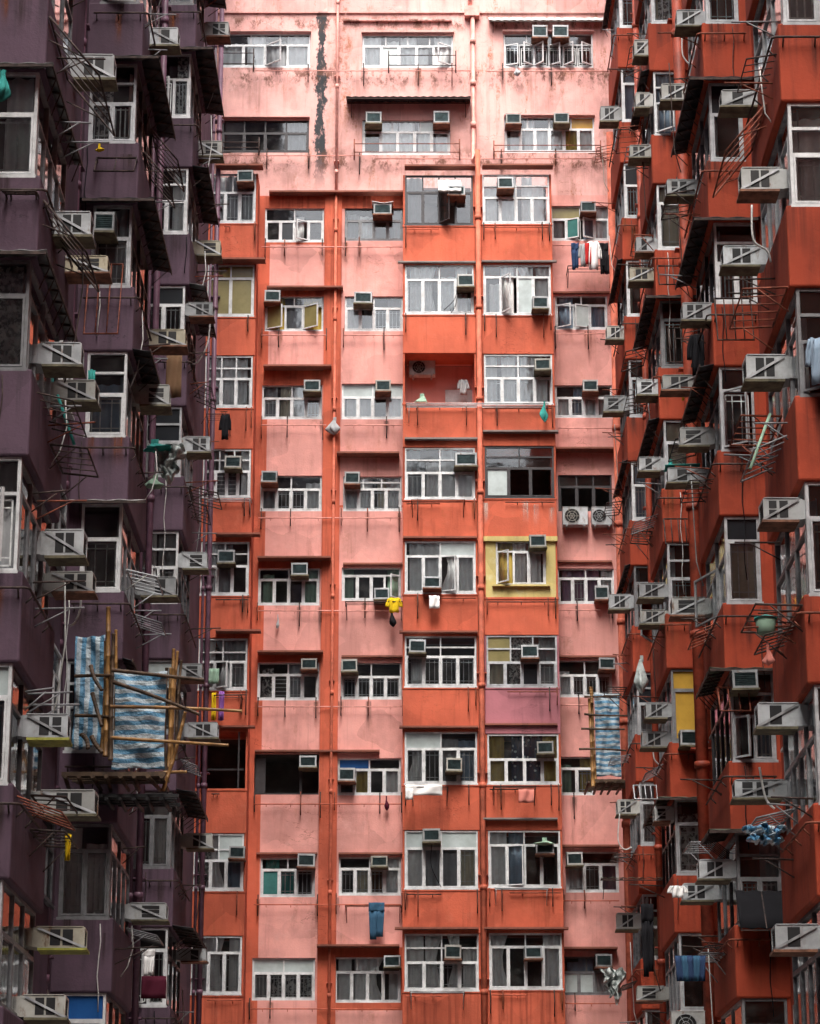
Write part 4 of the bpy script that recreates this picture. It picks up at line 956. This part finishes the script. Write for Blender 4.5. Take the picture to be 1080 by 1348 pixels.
# ------------------------------------------------------------------ sheet metal awnings on the wings
def wrap(key, v_sill, label, front=True, side=(0., 1.), reach=.34, drop=.06, mat='awning', fr=.34):
    """narrow awning at the head of a bay's window, along its side and round its front"""
    s = ST[key]; k = round((P(540, v_sill, s.d).z-s.z0)/FL); z = s.z0+FL*k+FL-1.19+.03
    e = empty('metal_awning', (s.x, s.d, z)); sg = s.s
    m = MB(); y0, y1 = s.L*side[0], s.L*side[1]; n = int((y1-y0)/.16)
    if side[1] > 0:
        m.sheet(lambda a, t: (sg*(reach*t+.0), y0+(y1-y0)*a-(fr if front else 0)*t*(1-a), -drop*t+.010*math.cos(a*n*math.pi)), n*2, 2)
    if front:
        w = abs(s.x-s.wall)
        m.sheet(lambda a, t: (-sg*w*(1-a)+sg*reach*t*a, -fr*t, -drop*t+.010*math.cos(a*6*math.pi)), 14, 2)
    m.build('sheet', M[mat], e, solid=.01)
    f = MB()
    if side[1] > 0:
        for i in range(7):
            y = y0+(y1-y0)*(i+.5)/7; f.bar((0, y, -.03), (sg*reach*.95, y, -drop-.03), .02, .03); f.bar((sg*.01, y, -.38), (sg*reach*.85, y, -drop-.05), .014, .014)
        f.bar((sg*reach*.97, y0-.2, -drop-.03), (sg*reach*.97, y1, -drop-.03), .02, .045)
    if front:
        f.bar((-sg*w*.95, -fr*.97, -drop-.03), (sg*reach*.97, -fr*.97, -drop-.03), .02, .045)
    f.build('frame', M['iron'], e)
    return tag(e, label, 'awning', 'sheet metal awnings')
wrap('L1', 236, 'thin pale metal lip over the highest nearest purple bay window', reach=.13, drop=.02, mat='awngrey', fr=.2)
wrap('L1', 493, 'thin grey metal lip over the second nearest purple bay window down', reach=.16, drop=.02, mat='awngrey', fr=.26)
wrap('L2', 185, 'black sheet metal awning highest on the second nearest purple bays')
wrap('L2', 376, 'black sheet metal awning below the highest one on the second nearest purple bays')
wrap('L2', 576, 'black sheet metal awning above the open white casement on the purple wing', front=False)
wrap('L2', 779, 'pale grey metal awning over a front window of the purple wing', side=(0, 0), mat='awnlight', fr=.25)
wrap('L3', 151, 'ribbed black awning highest on the third nearest purple bays', reach=.42, mat='awning')
wrap('L3', 310, 'ribbed black awning second on the third nearest purple bays', reach=.36, front=False)
wrap('L3', 470, 'grey metal awning third on the third nearest purple bays', reach=.36, mat='awngrey', front=False)
wrap('L3', 28, 'black awning at the top edge over the third nearest purple bays', reach=.42)
wrap('L2', 1000, 'black awning just above the blue tarpaulins', reach=.2, front=False)
wrap('L3', 1142, 'torn black awning below the bamboo scaffold', reach=.42, front=False)
wrap('L3', 1320, 'black awning lowest on the third nearest purple bays', reach=.45, front=False)
wrap('R2', 213, 'wide black awning highest on the second nearest red bays', reach=.3, fr=.26)
wrap('R2', 402, 'wide black awning second on the second nearest red bays', reach=.3, fr=.26)
wrap('R2', 594, 'black awning third on the second nearest red bays', reach=.28, front=False)
wrap('R2', 998, 'olive green awning over the front-facing grey air conditioner', reach=.3, mat='awngreen', side=(0, .6))
wrap('R2', 1211, 'dark olive awning over the white three-pane window', reach=.4, mat='awngreen', side=(0, .3))
wrap('R3', 179, 'black awning highest on the third nearest red bays', reach=.2, front=False)
wrap('R3', 490, 'black awning with metal lip midway up the third nearest red bays', reach=.26)
wrap('R3', 647, 'black awning draped below a rack on the third nearest red bays', reach=.25, front=False)
wrap('R3', 1147, 'dark board awning low on the third nearest red bays', reach=.3, mat='awngreen')
wrap('R4', 20, 'black awning at the top edge on the farthest red bays', reach=.15, front=False)
wrap('R4', 415, 'black awning midway up the farthest red bays', reach=.15, front=False)
wrap('R4', 680, 'black awning over the blue tarpaulin on the farthest red bays', reach=.15, front=False)
wrap('R4', 831, 'black awning under the hanging clear bag on the farthest red bays', reach=.15, front=False)
p = PX(862, 1154, 4.95); awning('rusty dark metal awning low beside the pink wall', (5.5, 62.2, P(540, 1156, 62.2).z), (1,0,0), (0,-1,0), 1.9, .7, .1, 'awngreen', group='sheet metal awnings')
s_ = ST['R2']; p = P(1003, 1172, 42.6); awning('steep black awning low on the red wing beside the nearest bays', (p.x, 42.66, p.z), (1,0,0), (0,-1,0), .86, .5, .68, 'cblack', 3, group='sheet metal awnings')
p = P(538, 138, YW); awning('dark green flat awning over the pale pink top window', (P(538, 138, YW).x, YW, zc(134)), (1,0,0), (0,-1,0), P(620, 134, YW).x-P(457, 134, YW).x, .6, .12, 'awning', group='sheet metal awnings')
awning('pale pink flat awning over the row of tilted casements', (P(720, 26, YW).x, YW, zc(23)), (1,0,0), (0,-1,0), P(797, 26, YW).x-P(643, 26, YW).x, .3, .24, 'awnlight', group='sheet metal awnings')
p = P(592, 232, YB-.3); awning('crumpled white board tilted over a window of the central bay', (p.x, YB-.05, p.z), (1,0,0), (0,-1,0), .66, .38, .5, 'cwhite', 3, group='sheet metal awnings')

# ------------------------------------------------------------------ drying racks
def frontrack(key, u0, u1, v0, v1, label, mat='iron', n=4, out=.25):
    """rack folded down in front of a bay's spandrel"""
    s = ST[key]; y = s.d-.12; a = P(u0, v0, y); b = P(u1, v0, y); z0 = P(540, v1, y).z
    e = empty('drying_rack', ((a.x+b.x)/2, y, a.z)); w = b.x-a.x; h = z0-a.z; f = MB()
    f.tube([(-w/2, 0, 0), (-w/2-.0, -out, h), (w/2, -out, h), (w/2, 0, 0), (-w/2, 0, 0)], .018, 6)
    for i in range(1, n): x = -w/2+w*i/n; f.tube([(x, 0, 0), (x, -out, h)], .012, 5)
    f.build('frame', M[mat], e)
    for sg in (-1, 1):
        q = MB(); q.tube([(sg*w/2, .12, -.02), (sg*w/2, -.02, 0)], .014, 5); q.build('hinge', M[mat], e)
    return tag(e, label, 'drying rack', 'folding drying racks')
def siderack(key, u, v, w, d, label, mat='iron', tilt=0.):
    """rack reaching out from a bay's side face, over the courtyard; u, v = its outer near corner"""
    s = ST[key]; q = PX(u, v, s.x+s.s*d); y = min(max(q.y, s.d+.05), s.d+s.L-w)
    e = rack(label, (s.x+s.s*.02, y+w/2, P(540, v, y).z), (0,1,0), (s.s,0,0), w, d, mat, 5, tilt); return e
frontrack('R2', 941, 988, 393, 454, 'black wire drying rack folded down on a red spandrel'); frontrack('R2', 945, 985, 905, 940, 'thin rusty rack on the red spandrel above the olive awning', 'rust', 3)
frontrack('R3', 866, 905, 350, 380, 'black wire rack on the red spandrel above the black awning'); frontrack('R3', 880, 912, 432, 482, 'black wire rack holding bare rods on the third nearest red bays')
frontrack('R3', 874, 911, 683, 720, 'black rack with pale lip below the green mop'); frontrack('R3', 834, 864, 1034, 1055, 'small pale-topped rack low on the red wing', 'silver')
frontrack('L2', 118, 162, 348, 450, 'dark red rods crossing a purple spandrel', 'rust', 3, .4); frontrack('L1', 8, 50, 255, 262, 'thin dark rack on the nearest purple spandrel', 'iron', 3)
frontrack('L2', 128, 180, 208, 236, 'black triangular rack on the purple spandrel beneath yellow tape', 'iron', 2, .35)
for key, u, v, w, d, lb, mt in [('L1', 128, 22, 1.9, .7, 'tall black wire rack on the purple bay at the top edge', 'iron'), ('L1', 115, 264, 1.4, .6, 'black rack reaching out above a white air conditioner', 'iron'), ('L2', 262, 170, 1.4, .5, 'slim black rack on the purple wing below its ribbed awning', 'iron'),
                            ('L1', 118, 585, 1.3, .5, 'black rod rack on the purple wing near the green hose', 'iron'), ('L2', 222, 200, 1.2, .45, 'slim black rack near the purple downpipe', 'iron'), ('L3', 286, 640, 1.2, .6, 'black rod rack crossing in front of the cluttered windows', 'iron'),
                            ('L1', 85, 1047, 1.6, .45, 'black rod rack low on the nearest purple bay', 'iron'), ('L2', 205, 750, 1.2, .5, 'white angled rack above a dark air conditioner', 'acwhite'), ('L2', 214, 1222, 1.3, .5, 'grey wire rack over the lowest purple bays', 'greyframe'), ('L1', 84, 1092, 1.3, .45, 'black rack below a white air conditioner with yellow rag', 'iron'),
                            ('R1', 986, 378, 1.5, .6, 'rusty rod rack under an air conditioner on the nearest red bays', 'rust'), ('R1', 978, 548, 1.3, .55, 'orange rusty rack with green pole', 'rust'), ('R1', 955, 136, 1.6, .6, 'rusty rack heaped around an air conditioner', 'rust'),
                            ('R1', 1000, 797, 1.5, .6, 'black rack carrying a green-lidded tub', 'iron'), ('R2', 888, 570, 1.3, .5, 'black rod rack on the red wing beside a dark awning', 'iron'), ('R2', 852, 250, 1.2, .5, 'thin black rod rack on the middle red bays', 'iron'), ('R1', 998, 1065, 1.2, .5, 'grey rack with blue striped bag', 'greyframe'),
                            ('R3', 815, 165, 1.4, .5, 'rusty rack by the pink top wall', 'rust'), ('R3', 818, 455, 1.3, .5, 'dark rod rack on the farthest red bays', 'iron'), ('R3', 838, 310, 1.2, .4, 'rusty rack in the shade of the red wing', 'rust'), ('R2', 900, 1108, 1.2, .45, 'grey triangular rack low on the red wing', 'greyframe'), ('R2', 925, 1255, 1.2, .4, 'rod rack with a striped shirt', 'greyframe'),
                            ('R4', 800, 660, 1.2, .4, 'dark rod rack near the round-fan condensers', 'iron'), ('R3', 822, 700, 1.0, .4, 'thin rod rack left of the red downpipe', 'iron'), ('R4', 800, 905, 1.2, .5, 'dark rod rack over the blue tarpaulin', 'iron')]:
    siderack(key, u, v, w, d, lb, mt, -1.25 if 'tall' in lb or 'slim' in lb or 'reaching out above' in lb or 'heaped' in lb else R.uniform(-.3, .1))
# racks on the central block
def crack(u0, u1, v, d, label, y=YB, mat='iron', n=3):
    a = P(u0, v, y-d); b = P(u1, v, y-d); e = empty('drying_rack', ((a.x+b.x)/2, y, a.z)); w = b.x-a.x; f = MB()
    f.tube([(-w/2, 0, 0), (-w/2, -d, 0), (w/2, -d, 0), (w/2, 0, 0)], .016, 6)
    for i in range(1, n): f.tube([(-w/2, -d*i/n, .0), (w/2, -d*i/n, .0)], .010, 5)
    f.build('frame', M[mat], e)
    for sg in (-1, 1):
        q = MB(); q.tube([(sg*w*.48, 0, -.4), (sg*w*.48, -d*.75, -.02)], .012, 5); q.build('stay', M[mat], e)
    return tag(e, label, 'drying rack', 'folding drying racks')
crack(272, 302, 545, .7, 'black wire rack with a black garment on the orange bay', n=4); crack(535, 722, 531, .45, 'long steel rack across the open balcony and next window', mat='silver', n=4); crack(543, 590, 1036, .6, 'short rod rack with a white sheet')
crack(650, 706, 1035, .6, 'rod rack with a pink towel'); crack(748, 806, 350, .7, 'rod rack of hanging clothes beside the red wing', YW, n=3); crack(455, 530, 792, .5, 'rod rack with a yellow shirt', YW); crack(540, 612, 1305, .5, 'white-barred rack lowest on the central bay', mat='silver')
crack(652, 722, 1169, .35, 'white-barred rack under the window with planted air conditioner', mat='acwhite'); crack(542, 612, 658, .35, 'thin rust rack beneath the big grey air conditioner', mat='rust'); crack(270, 330, 655, .5, 'thin white rod rack on the orange bay', mat='silver')
crack(455, 528, 1192, .4, 'rod rack with blue jeans', YW, 'rust', 2); crack(282, 318, 915, .6, 'rod rack with yellow cloth on the orange bay', mat='iron', n=2)
# ------------------------------------------------------------------ laundry and loose things
G = 'laundry hung out to dry'
def tub(label, u, v, y):
    e = empty('tub', P(u, v, y)); m = MB(); m.tube([(0,0,0), (0,0,.02), (0,0,.19), (0,0,.2)], [.10, .12, .14, .135], 14); m.build('bucket', M['cgreen'], e)
    l = MB(); l.tube([(0,0,.2), (0,0,.225), (0,0,.26)], [.155, .155, .05], 14); l.build('lid', M['cteal'], e); return tag(e, label, 'tub')
def gc(kind, name, label, u, v, w, h, mats, y, cat='laundry', wdir=(1,0,0)):
    return garment(kind, name, label, cat, P(u, v, y), w, h, mats, wdir, G)
yc5 = YW-.72
gc('trousers', 'trousers', 'black trousers first in the clothes row beside the red wing', 757, 320, .22, .82, ['cnavy'], yc5)
gc('shirt', 'shirt', 'grey top between black and red clothes', 768, 321, .26, .7, ['cgrey'], yc5); gc('sheet', 'towel', 'narrow red towel in the clothes row', 774, 320, .16, .66, ['cred'], yc5-.05)
gc('shirt', 'shirt', 'white shirt in the clothes row beside the red wing', 781, 318, .42, .86, ['cwhite'], yc5-.02); gc('trousers', 'trousers', 'navy trousers last in the clothes row', 795, 320, .26, .95, ['cblack'], yc5); gc('shirt', 'shirt', 'black shirt hung lowest in the clothes row', 800, 335, .3, .6, ['cblack'], yc5-.1)
gc('trousers', 'jeans', 'blue jeans hung below a pink strip window', 496, 1188, .42, .98, ['cjean'], YW-.42)
gc('shirt', 'shirt', 'bright yellow shirt on the pink strip right of the pilaster', 519, 787, .42, .42, ['cyel'], YW-.5); gc('bag', 'bag', 'small black and white bag below the yellow shirt', 517, 805, .2, .42, ['cblack'], YW-.45)
gc('sheet', 'bed_sheet', 'white sheet spread along a rod on the central bay', 558, 1033, .98, .28, ['cwhite'], YB-.62); gc('sheet', 'towel', 'white end of cloth drooping left of the sheet', 539, 1038, .2, .3, ['cwhite'], YB-.66)
gc('sheet', 'towel', 'salmon pink towel on the central orange bay', 693, 1039, .4, .36, ['cpink'], YB-.6); gc('sheet', 'towel', 'small white towel below an air conditioner on the central bay', 572, 784, .28, .36, ['cwhite'], YB-.35)
gc('shirt', 'shirt', 'black garment hanging on the rack of the orange bay', 297, 546, .3, .72, ['cblack'], YB-.6); gc('bag', 'bag', 'grey bag of rags tied on the orange pilaster', 441, 553, .34, .42, ['cgrey'], YW-.25)
gc('sheet', 'umbrella', 'folded yellow umbrella hung on the orange bay', 282, 912, .12, .75, ['cyel'], YB-.5, 'umbrella'); gc('sheet', 'umbrella', 'folded purple and white umbrella on the orange bay', 292, 910, .14, .8, ['cpurple'], YB-.52, 'umbrella'); gc('sheet', 'cloth', 'pale green cloth at the window of the orange bay', 282, 880, .28, .42, ['cgreen'], YB-.3)
gc('bag', 'bag', 'small maroon rag below the pink strip window', 509, 1052, .14, .3, ['cmaroon'], YW-.2); gc('bag', 'bag', 'pale grey bag below the tilted casements', 680, 90, .2, .25, ['cgrey'], YW-.3); gc('bag', 'bag', 'small pale mop head on the pink strip', 366, 813, .1, .3, ['cgrey'], YW-.15)
gc('bag', 'bag', 'dark green bag hung on the central bay balcony', 717, 532, .2, .5, ['cteal'], YB-.5)
gc('crumple', 'bag', 'big crumpled clear bag low beside the red wing', 808, 1275, .55, .9, ['plastic'], 65.5); gc('bag', 'bag', 'clear bag hanging on the red wing under a dark awning', 845, 868, .3, .75, ['plastic'], 56.)
gc('striped', 'shirt', 'blue and white striped shirt on the red wing', 909, 1258, .5, .42, ['cnavy', 'cjean'], 43.2); gc('trousers', 'trousers', 'black trousers hung low on the red wing', 852, 1190, .26, 1.5, ['cblack'], 54.)
gc('crumple', 'bag', 'blue striped plastic bag on the grey rack', 1000, 1086, .36, .24, ['tarpz'], 33.2); gc('crumple', 'bag', 'second crumpled blue bag beside the striped plastic bag', 1017, 1089, .3, .24, ['tarpx'], 33.3)
gc('shirt', 'shirt', 'black garment on the second nearest red bays', 918, 440, .34, .8, ['cblack'], 44.); gc('shirt', 'shirt', 'lilac shirt in the nearest red bay window', 1076, 445, .3, .65, ['cblue'], 32.2)
gc('sheet', 'cloth', 'yellow ribbon tied to a rack on the red wing', 900, 492, .08, .6, ['cyel'], 52.); tub('green-lidded tub on the black rack', 1009, 835, 33.4); gc('bag', 'bag', 'pink bag hanging under the green tub', 1011, 856, .14, .2, ['cpink'], 33.4)
gc('shirt', 'shirt', 'white rag low on the red spandrel', 892, 1166, .3, .2, ['cwhite'], 43.6); gc('sheet', 'cloth', 'white cloth strip hung on the far red bays', 867, 282, .12, .75, ['cwhite'], 53.2)
gc('crumple', 'cloth', 'crumpled plastic sheet hung over a purple bay rack', 222, 586, .62, .78, ['plastic'], 47.); gc('bag', 'bag', 'teal net bag on the purple wing rack', 204, 584, .6, .14, ['cteal'], 47.); gc('bag', 'bag', 'green bag under the crumpled plastic sheet', 205, 630, .4, .2, ['cgreen'], 47.)
gc('sheet', 'cloth', 'dark brown towel hung from a purple wing rack', 230, 462, .3, .95, ['cbrown'], 47.); gc('sheet', 'cloth', 'green and white striped awning cloth by the open casement', 121, 487, .1, .55, ['cteal'], 36.5); gc('bag', 'bag', 'green folded parasol at the left edge', 4, 100, .3, .36, ['cteal'], 31.); gc('bag', 'bag', 'yellow rag on the purple spandrel', 131, 194, .16, .08, ['cyel'], 41.7)
gc('trousers', 'trousers', 'white trousers in a low purple bay window', 197, 1250, .2, .5, ['cwhite'], 47.5); gc('sheet', 'cloth', 'yellow rag below a purple wing air conditioner', 90, 1098, .07, .35, ['cyel'], 34.)
gc('bag', 'bag', 'green mop on a red wing rod', 883, 610, .28, .16, ['cteal'], 50.); gc('bag', 'bag', 'green plants on an air conditioner of the central bay', 717, 1107, .5, .12, ['cgreen'], YB-.45, 'plant')
gc('bag', 'bag', 'pots of green plants on the open orange balcony', 556, 522, .5, .3, ['cgreen'], YB+.3, 'plant'); gc('shirt', 'shirt', 'grey cloth drying inside the open orange balcony', 610, 500, .3, .45, ['cgrey'], YB+.5)
gc('sheet', 'cloth', 'dark red cloth in a low purple bay window', 203, 1285, .45, .4, ['cmaroon'], 47.4); gc('shirt', 'shirt', 'dark shirt hung below a purple wing awning', 214, 905, .3, .5, ['cblack'], 47.)
# poles and hoses
def pole(name, label, pts, r, mat, cat): 
    m = MB(); m.tube(pts, r, 7); return tag(m.build(name, M[mat]), label, cat)
pole('pole', 'green pole leaning on a red wing rack', [P(1014, 545, 33.5), P(988, 617, 33.)], .022, 'cgreen', 'pole')
pole('pole', 'green pole hung on the purple wing', [P(76, 520, 34.), P(98, 585, 34.)], .022, 'cteal', 'pole')
def hose(label, pts, mat='pvc', r=.014):
    P3 = []
    for i in range(len(pts)-1):
        a, b = pts[max(i-1, 0)], pts[i]; c_, d_ = pts[i+1], pts[min(i+2, len(pts)-1)]
        for j in range(6):
            t = j/6; P3.append(tuple(.5*((2*b[q])+(-a[q]+c_[q])*t+(2*a[q]-5*b[q]+4*c_[q]-d_[q])*t*t+(-a[q]+3*b[q]-3*c_[q]+d_[q])*t**3) for q in range(3)))
    P3.append(tuple(pts[-1])); m = MB(); m.tube(P3, r, 6); return tag(m.build('hose', M[mat]), label, 'hose', 'drain hoses')
for lb, y, ps in [('white hose looping under a red wing air conditioner', 50., [(898, 50), (900, 75), (915, 87), (918, 60)]), ('white hose curling off a purple wing air conditioner', 53., [(278, 405), (274, 450), (262, 475), (252, 480)]), ('white hose hanging under a purple bay', 35., [(107, 780), (106, 800), (100, 818), (92, 824)]),
                  ('white hose below the lowest far red air conditioner', 60., [(816, 1071), (814, 1105), (822, 1118), (832, 1115)]), ('white hose beside the nearest red bays', 34., [(990, 270), (992, 315), (1010, 330), (1015, 345)]), ('white hose at the red wing below the grey awning', 34., [(1000, 1010), (1008, 1050), (1020, 1065)]),
                  ('white hose hooked on the red wing above a window', 55., [(847, 145), (845, 175), (852, 195), (862, 198)]), ('grey cable on the central bay below an air conditioner', YB-.2, [(602, 383), (598, 395), (585, 408)]), ('black cable under the central bay air conditioner at right', YB-.15, [(602, 390), (600, 402), (594, 412)]),
                  ('white hose on the red wing near the low air conditioners', 55., [(860, 985), (862, 1000), (872, 1010)]), ('dark cable beside the planted air conditioner', YB-.15, [(714, 1127), (718, 1145), (722, 1163)]), ('grey cable beneath the low central bay air conditioner', YB-.2, [(569, 1110), (568, 1140), (581, 1168)])]:
    hose(lb, [P(u, v, y) for u, v in ps], 'pvc' if 'white' in lb else 'cblack', .016 if 'white' in lb else .010)

# ------------------------------------------------------------------ bamboo scaffolds with tarpaulins
def tarp(label, x0, x1, z0, z1, y, mat, seed, rz=0):
    rr = random.Random(seed); ph = [rr.uniform(0, 6) for _ in range(6)]; w, h = x1-x0, z1-z0
    m = MB()
    def fn(a, t):
        sag = .06*math.sin(math.pi*a)*t
        return (w*(a-.5)*(1-.06*math.sin(math.pi*t)), .05*math.sin(5*a+6*t+ph[0])+.03*math.sin(13*a-7*t+ph[1])+.022*math.sin(9*t+17*a*t+ph[2])+.015*math.sin(31*t+8*a+ph[3]), h*(t-1)-sag*.3+.02*math.sin(6*a+ph[4])*(1-t))
    m.sheet(fn, 24, 34); o = m.build('tarpaulin', M[mat], None, ((x0+x1)/2, y, z1), rz, solid=.006)
    return tag(o, label, 'tarpaulin', 'blue striped tarpaulins')
Y1 = 41.2
a, b = P(97, 910, 41.6), P(137, 910, 41.6); tarp('blue tarpaulin with upright white stripes on the purple wing scaffold', a.x, b.x, P(0, 985, 41.6).z, P(0, 837, 41.6).z, 41.6, 'tarpx', 1)
a, b = P(149, 950, Y1), P(219, 950, Y1); tarp('blue tarpaulin with level white stripes on the purple wing scaffold', a.x, b.x, P(0, 1012, Y1).z, P(0, 884, Y1).z, Y1, 'tarpz', 2)
def scaffold(label, poles, loc, deck=None):
    e = empty('bamboo_scaffold', loc); o0 = Vector(loc)
    for (p0, p1, r, mt) in poles:
        p0 = Vector(p0)-o0; p1 = Vector(p1)-o0; n = 6; m = MB(); pts = []; rad = []
        mid = Vector((R.uniform(-.03, .03), R.uniform(-.03, .03), R.uniform(-.02, .02)))
        for i in range(n+1):
            t = i/n; q = p0.lerp(p1, t)+mid*math.sin(math.pi*t)
            pts += [q-(p1-p0).normalized()*.012, q, q+(p1-p0).normalized()*.012]; rad += [r*(1-.2*t), r*1.18*(1-.2*t), r*(1-.2*t)]
        m.tube(pts, rad, 7); m.build('pole', M[mt], e)
    if deck:
        for (x0, x1, y0, y1, z) in deck:
            m = MB(); k = 0; y = y0
            while y < y1: m.box(x0+R.uniform(-.1, .1), x1+R.uniform(-.1, .1), y, y+.07, z+R.uniform(-.02, .02), z+.05); y += .13
            x = x0
            while x < x1: m.tube([(x, y0-.2, z-.06), (x+R.uniform(-.1, .1), y1+.1, z-.06)], .035, 6); x += .22
            for q in range(len(m.v)): m.v[q] = tuple(Vector(m.v[q])-o0)
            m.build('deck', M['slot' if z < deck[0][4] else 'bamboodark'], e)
    return tag(e, label, 'scaffold', 'bamboo scaffolds')
def q_(u, v, y): return P(u, v, y)
ps = [(q_(139, 995, 41.0), q_(143, 800, 41.0), .045, 'bamboo'), (q_(146, 1000, 40.9), q_(150, 835, 40.9), .04, 'bamboodark'), (q_(135, 990, 41.1), q_(140, 845, 41.1), .045, 'bamboo'), (q_(152, 960, 41.3), q_(153, 830, 41.3), .03, 'bamboo'),
      (q_(222, 1010, 41.6), q_(229, 855, 41.6), .035, 'bamboo'), (q_(226, 1000, 41.8), q_(234, 858, 41.8), .03, 'bamboo'), (q_(232, 1000, 42.0), q_(239, 870, 42.0), .03, 'bamboodark'), (q_(218, 1015, 41.5), q_(220, 880, 41.5), .035, 'bamboodark'), (q_(215, 1040, 41.3), q_(244, 938, 41.3), .035, 'bamboo'), (q_(228, 1000, 41.9), q_(225, 880, 41.9), .03, 'bamboo'),
      (q_(148, 882, 40.9), q_(268, 895, 41.2), .035, 'bamboodark'), (q_(146, 930, 40.9), q_(318, 936, 41.4), .032, 'bamboo'), (q_(146, 971, 40.9), q_(300, 981, 41.4), .032, 'bamboo'), (q_(150, 898, 40.8), q_(262, 940, 41.0), .035, 'bamboodark'), (q_(100, 890, 41.3), q_(148, 889, 40.9), .03, 'bamboodark'), (q_(100, 942, 41.3), q_(148, 944, 40.9), .03, 'bamboodark'),
      (q_(120, 877, 41.0), q_(134, 908, 40.8), .035, 'bamboodark'), (q_(122, 913, 41.0), q_(134, 955, 40.8), .035, 'bamboodark'), (q_(205, 1018, 41.2), q_(245, 1016, 41.4), .03, 'bamboo'), (q_(108, 967, 41.0), q_(116, 985, 40.9), .04, 'bamboodark'), (q_(121, 970, 41.0), q_(134, 990, 40.9), .04, 'bamboodark')]
zd = P(0, 1012, 41).z
scaffold('bamboo scaffold with a dark plank deck on the purple wing', ps, (-4.9, 41.2, zd), [(-5.5, -3.95, 41., 41.9, zd-.1), (-5.3, -3.8, 41.2, 42.0, zd-.42)])
YS = 66.3
a, b = P(783, 960, YS), P(817, 960, YS); tarp('crumpled blue striped tarpaulin beside the far end of the red wing', a.x, b.x, P(0, 1022, YS).z, P(0, 912, YS).z, YS, 'tarpz', 5)
ps = [(q_(781, 1035, YS-.2), q_(776, 920, YS-.2), .05, 'bamboo'), (q_(784, 1030, YS-.15), q_(780, 925, YS-.15), .045, 'bamboo'), (q_(770, 940, YS-.3), q_(826, 942, YS-.3), .03, 'bamboodark'), (q_(766, 959, YS-.3), q_(822, 960, YS-.3), .03, 'bamboodark'), (q_(763, 986, YS-.3), q_(824, 988, YS-.3), .03, 'bamboodark'),
      (q_(770, 917, YS-.3), q_(818, 915, YS-.3), .03, 'bamboodark'), (q_(778, 905, YS-.3), q_(779, 925, YS-.3), .05, 'bamboo')]
zd = P(0, 1030, YS).z
scaffold('small yellow bamboo scaffold at the corner of pink wall and red wing', ps, (4.9, YS, zd), [(4.6, 5.6, YS-.2, YS+1.2, zd)])

# ------------------------------------------------------------------ surroundings: opposite block, ground, light
bO = empty('apartment_building', (0, -14, 0)); tag(bO, 'plain grey apartment block facing the courtyard from behind the viewpoint', 'building')
m = MB(); m.box(-20, 20, -30, -14, 0, OPP_H); child(m.build('wall', M['concrete'], bO), bO)  # unseen block, added and sized to keep sky light off the lower floors
for k in range(12):
    m = MB(); m.box(-8, 8, -14.01, -13.9, 2.5+3*k, 4+3*k); child(m.build('window_band', M['fdark'], bO), bO)
m = MB(); m.face([(-400, -400, 0), (400, -400, 0), (400, 500, 0), (-400, 500, 0)]); struct(m.build('ground', M['ground']))
w = bpy.data.worlds.new('World'); sc.world = w; w.use_nodes = True; nt = w.node_tree; bg = nt.nodes['Background']
sky = nt.nodes.new('ShaderNodeTexSky'); sky.sky_type = 'NISHITA'; sky.sun_disc = False
SE, SA = math.radians(SELV), math.radians(184)       # sun: high, from behind the viewpoint
sky.sun_elevation = SE; sky.sun_rotation = SA; sky.dust_density = 5; sky.air_density = 1.5
hs = nt.nodes.new('ShaderNodeHueSaturation'); hs.inputs['Saturation'].default_value = .75
nt.links.new(sky.outputs[0], hs.inputs['Color']); nt.links.new(hs.outputs[0], bg.inputs[0]); bg.inputs[1].default_value = .15
sun = bpy.data.lights.new('sun', 'SUN'); sun.energy = SUNE; sun.angle = math.radians(35); sun.color = (1, .99, .98)
so = bpy.data.objects.new('sun', sun); COL.objects.link(so)
dv = Vector((math.sin(SA)*math.cos(SE), math.cos(SA)*math.cos(SE), math.sin(SE)))
so.rotation_euler = dv.to_track_quat('Z', 'Y').to_euler()
sc.view_settings.view_transform = 'Standard'; sc.view_settings.look = 'None'; sc.view_settings.gamma = 1
sc.view_settings.exposure = EXPO
sc.cycles.max_bounces = 8; sc.cycles.transparent_max_bounces = 12; sc.cycles.use_denoising = True
print('objects', len(bpy.data.objects))
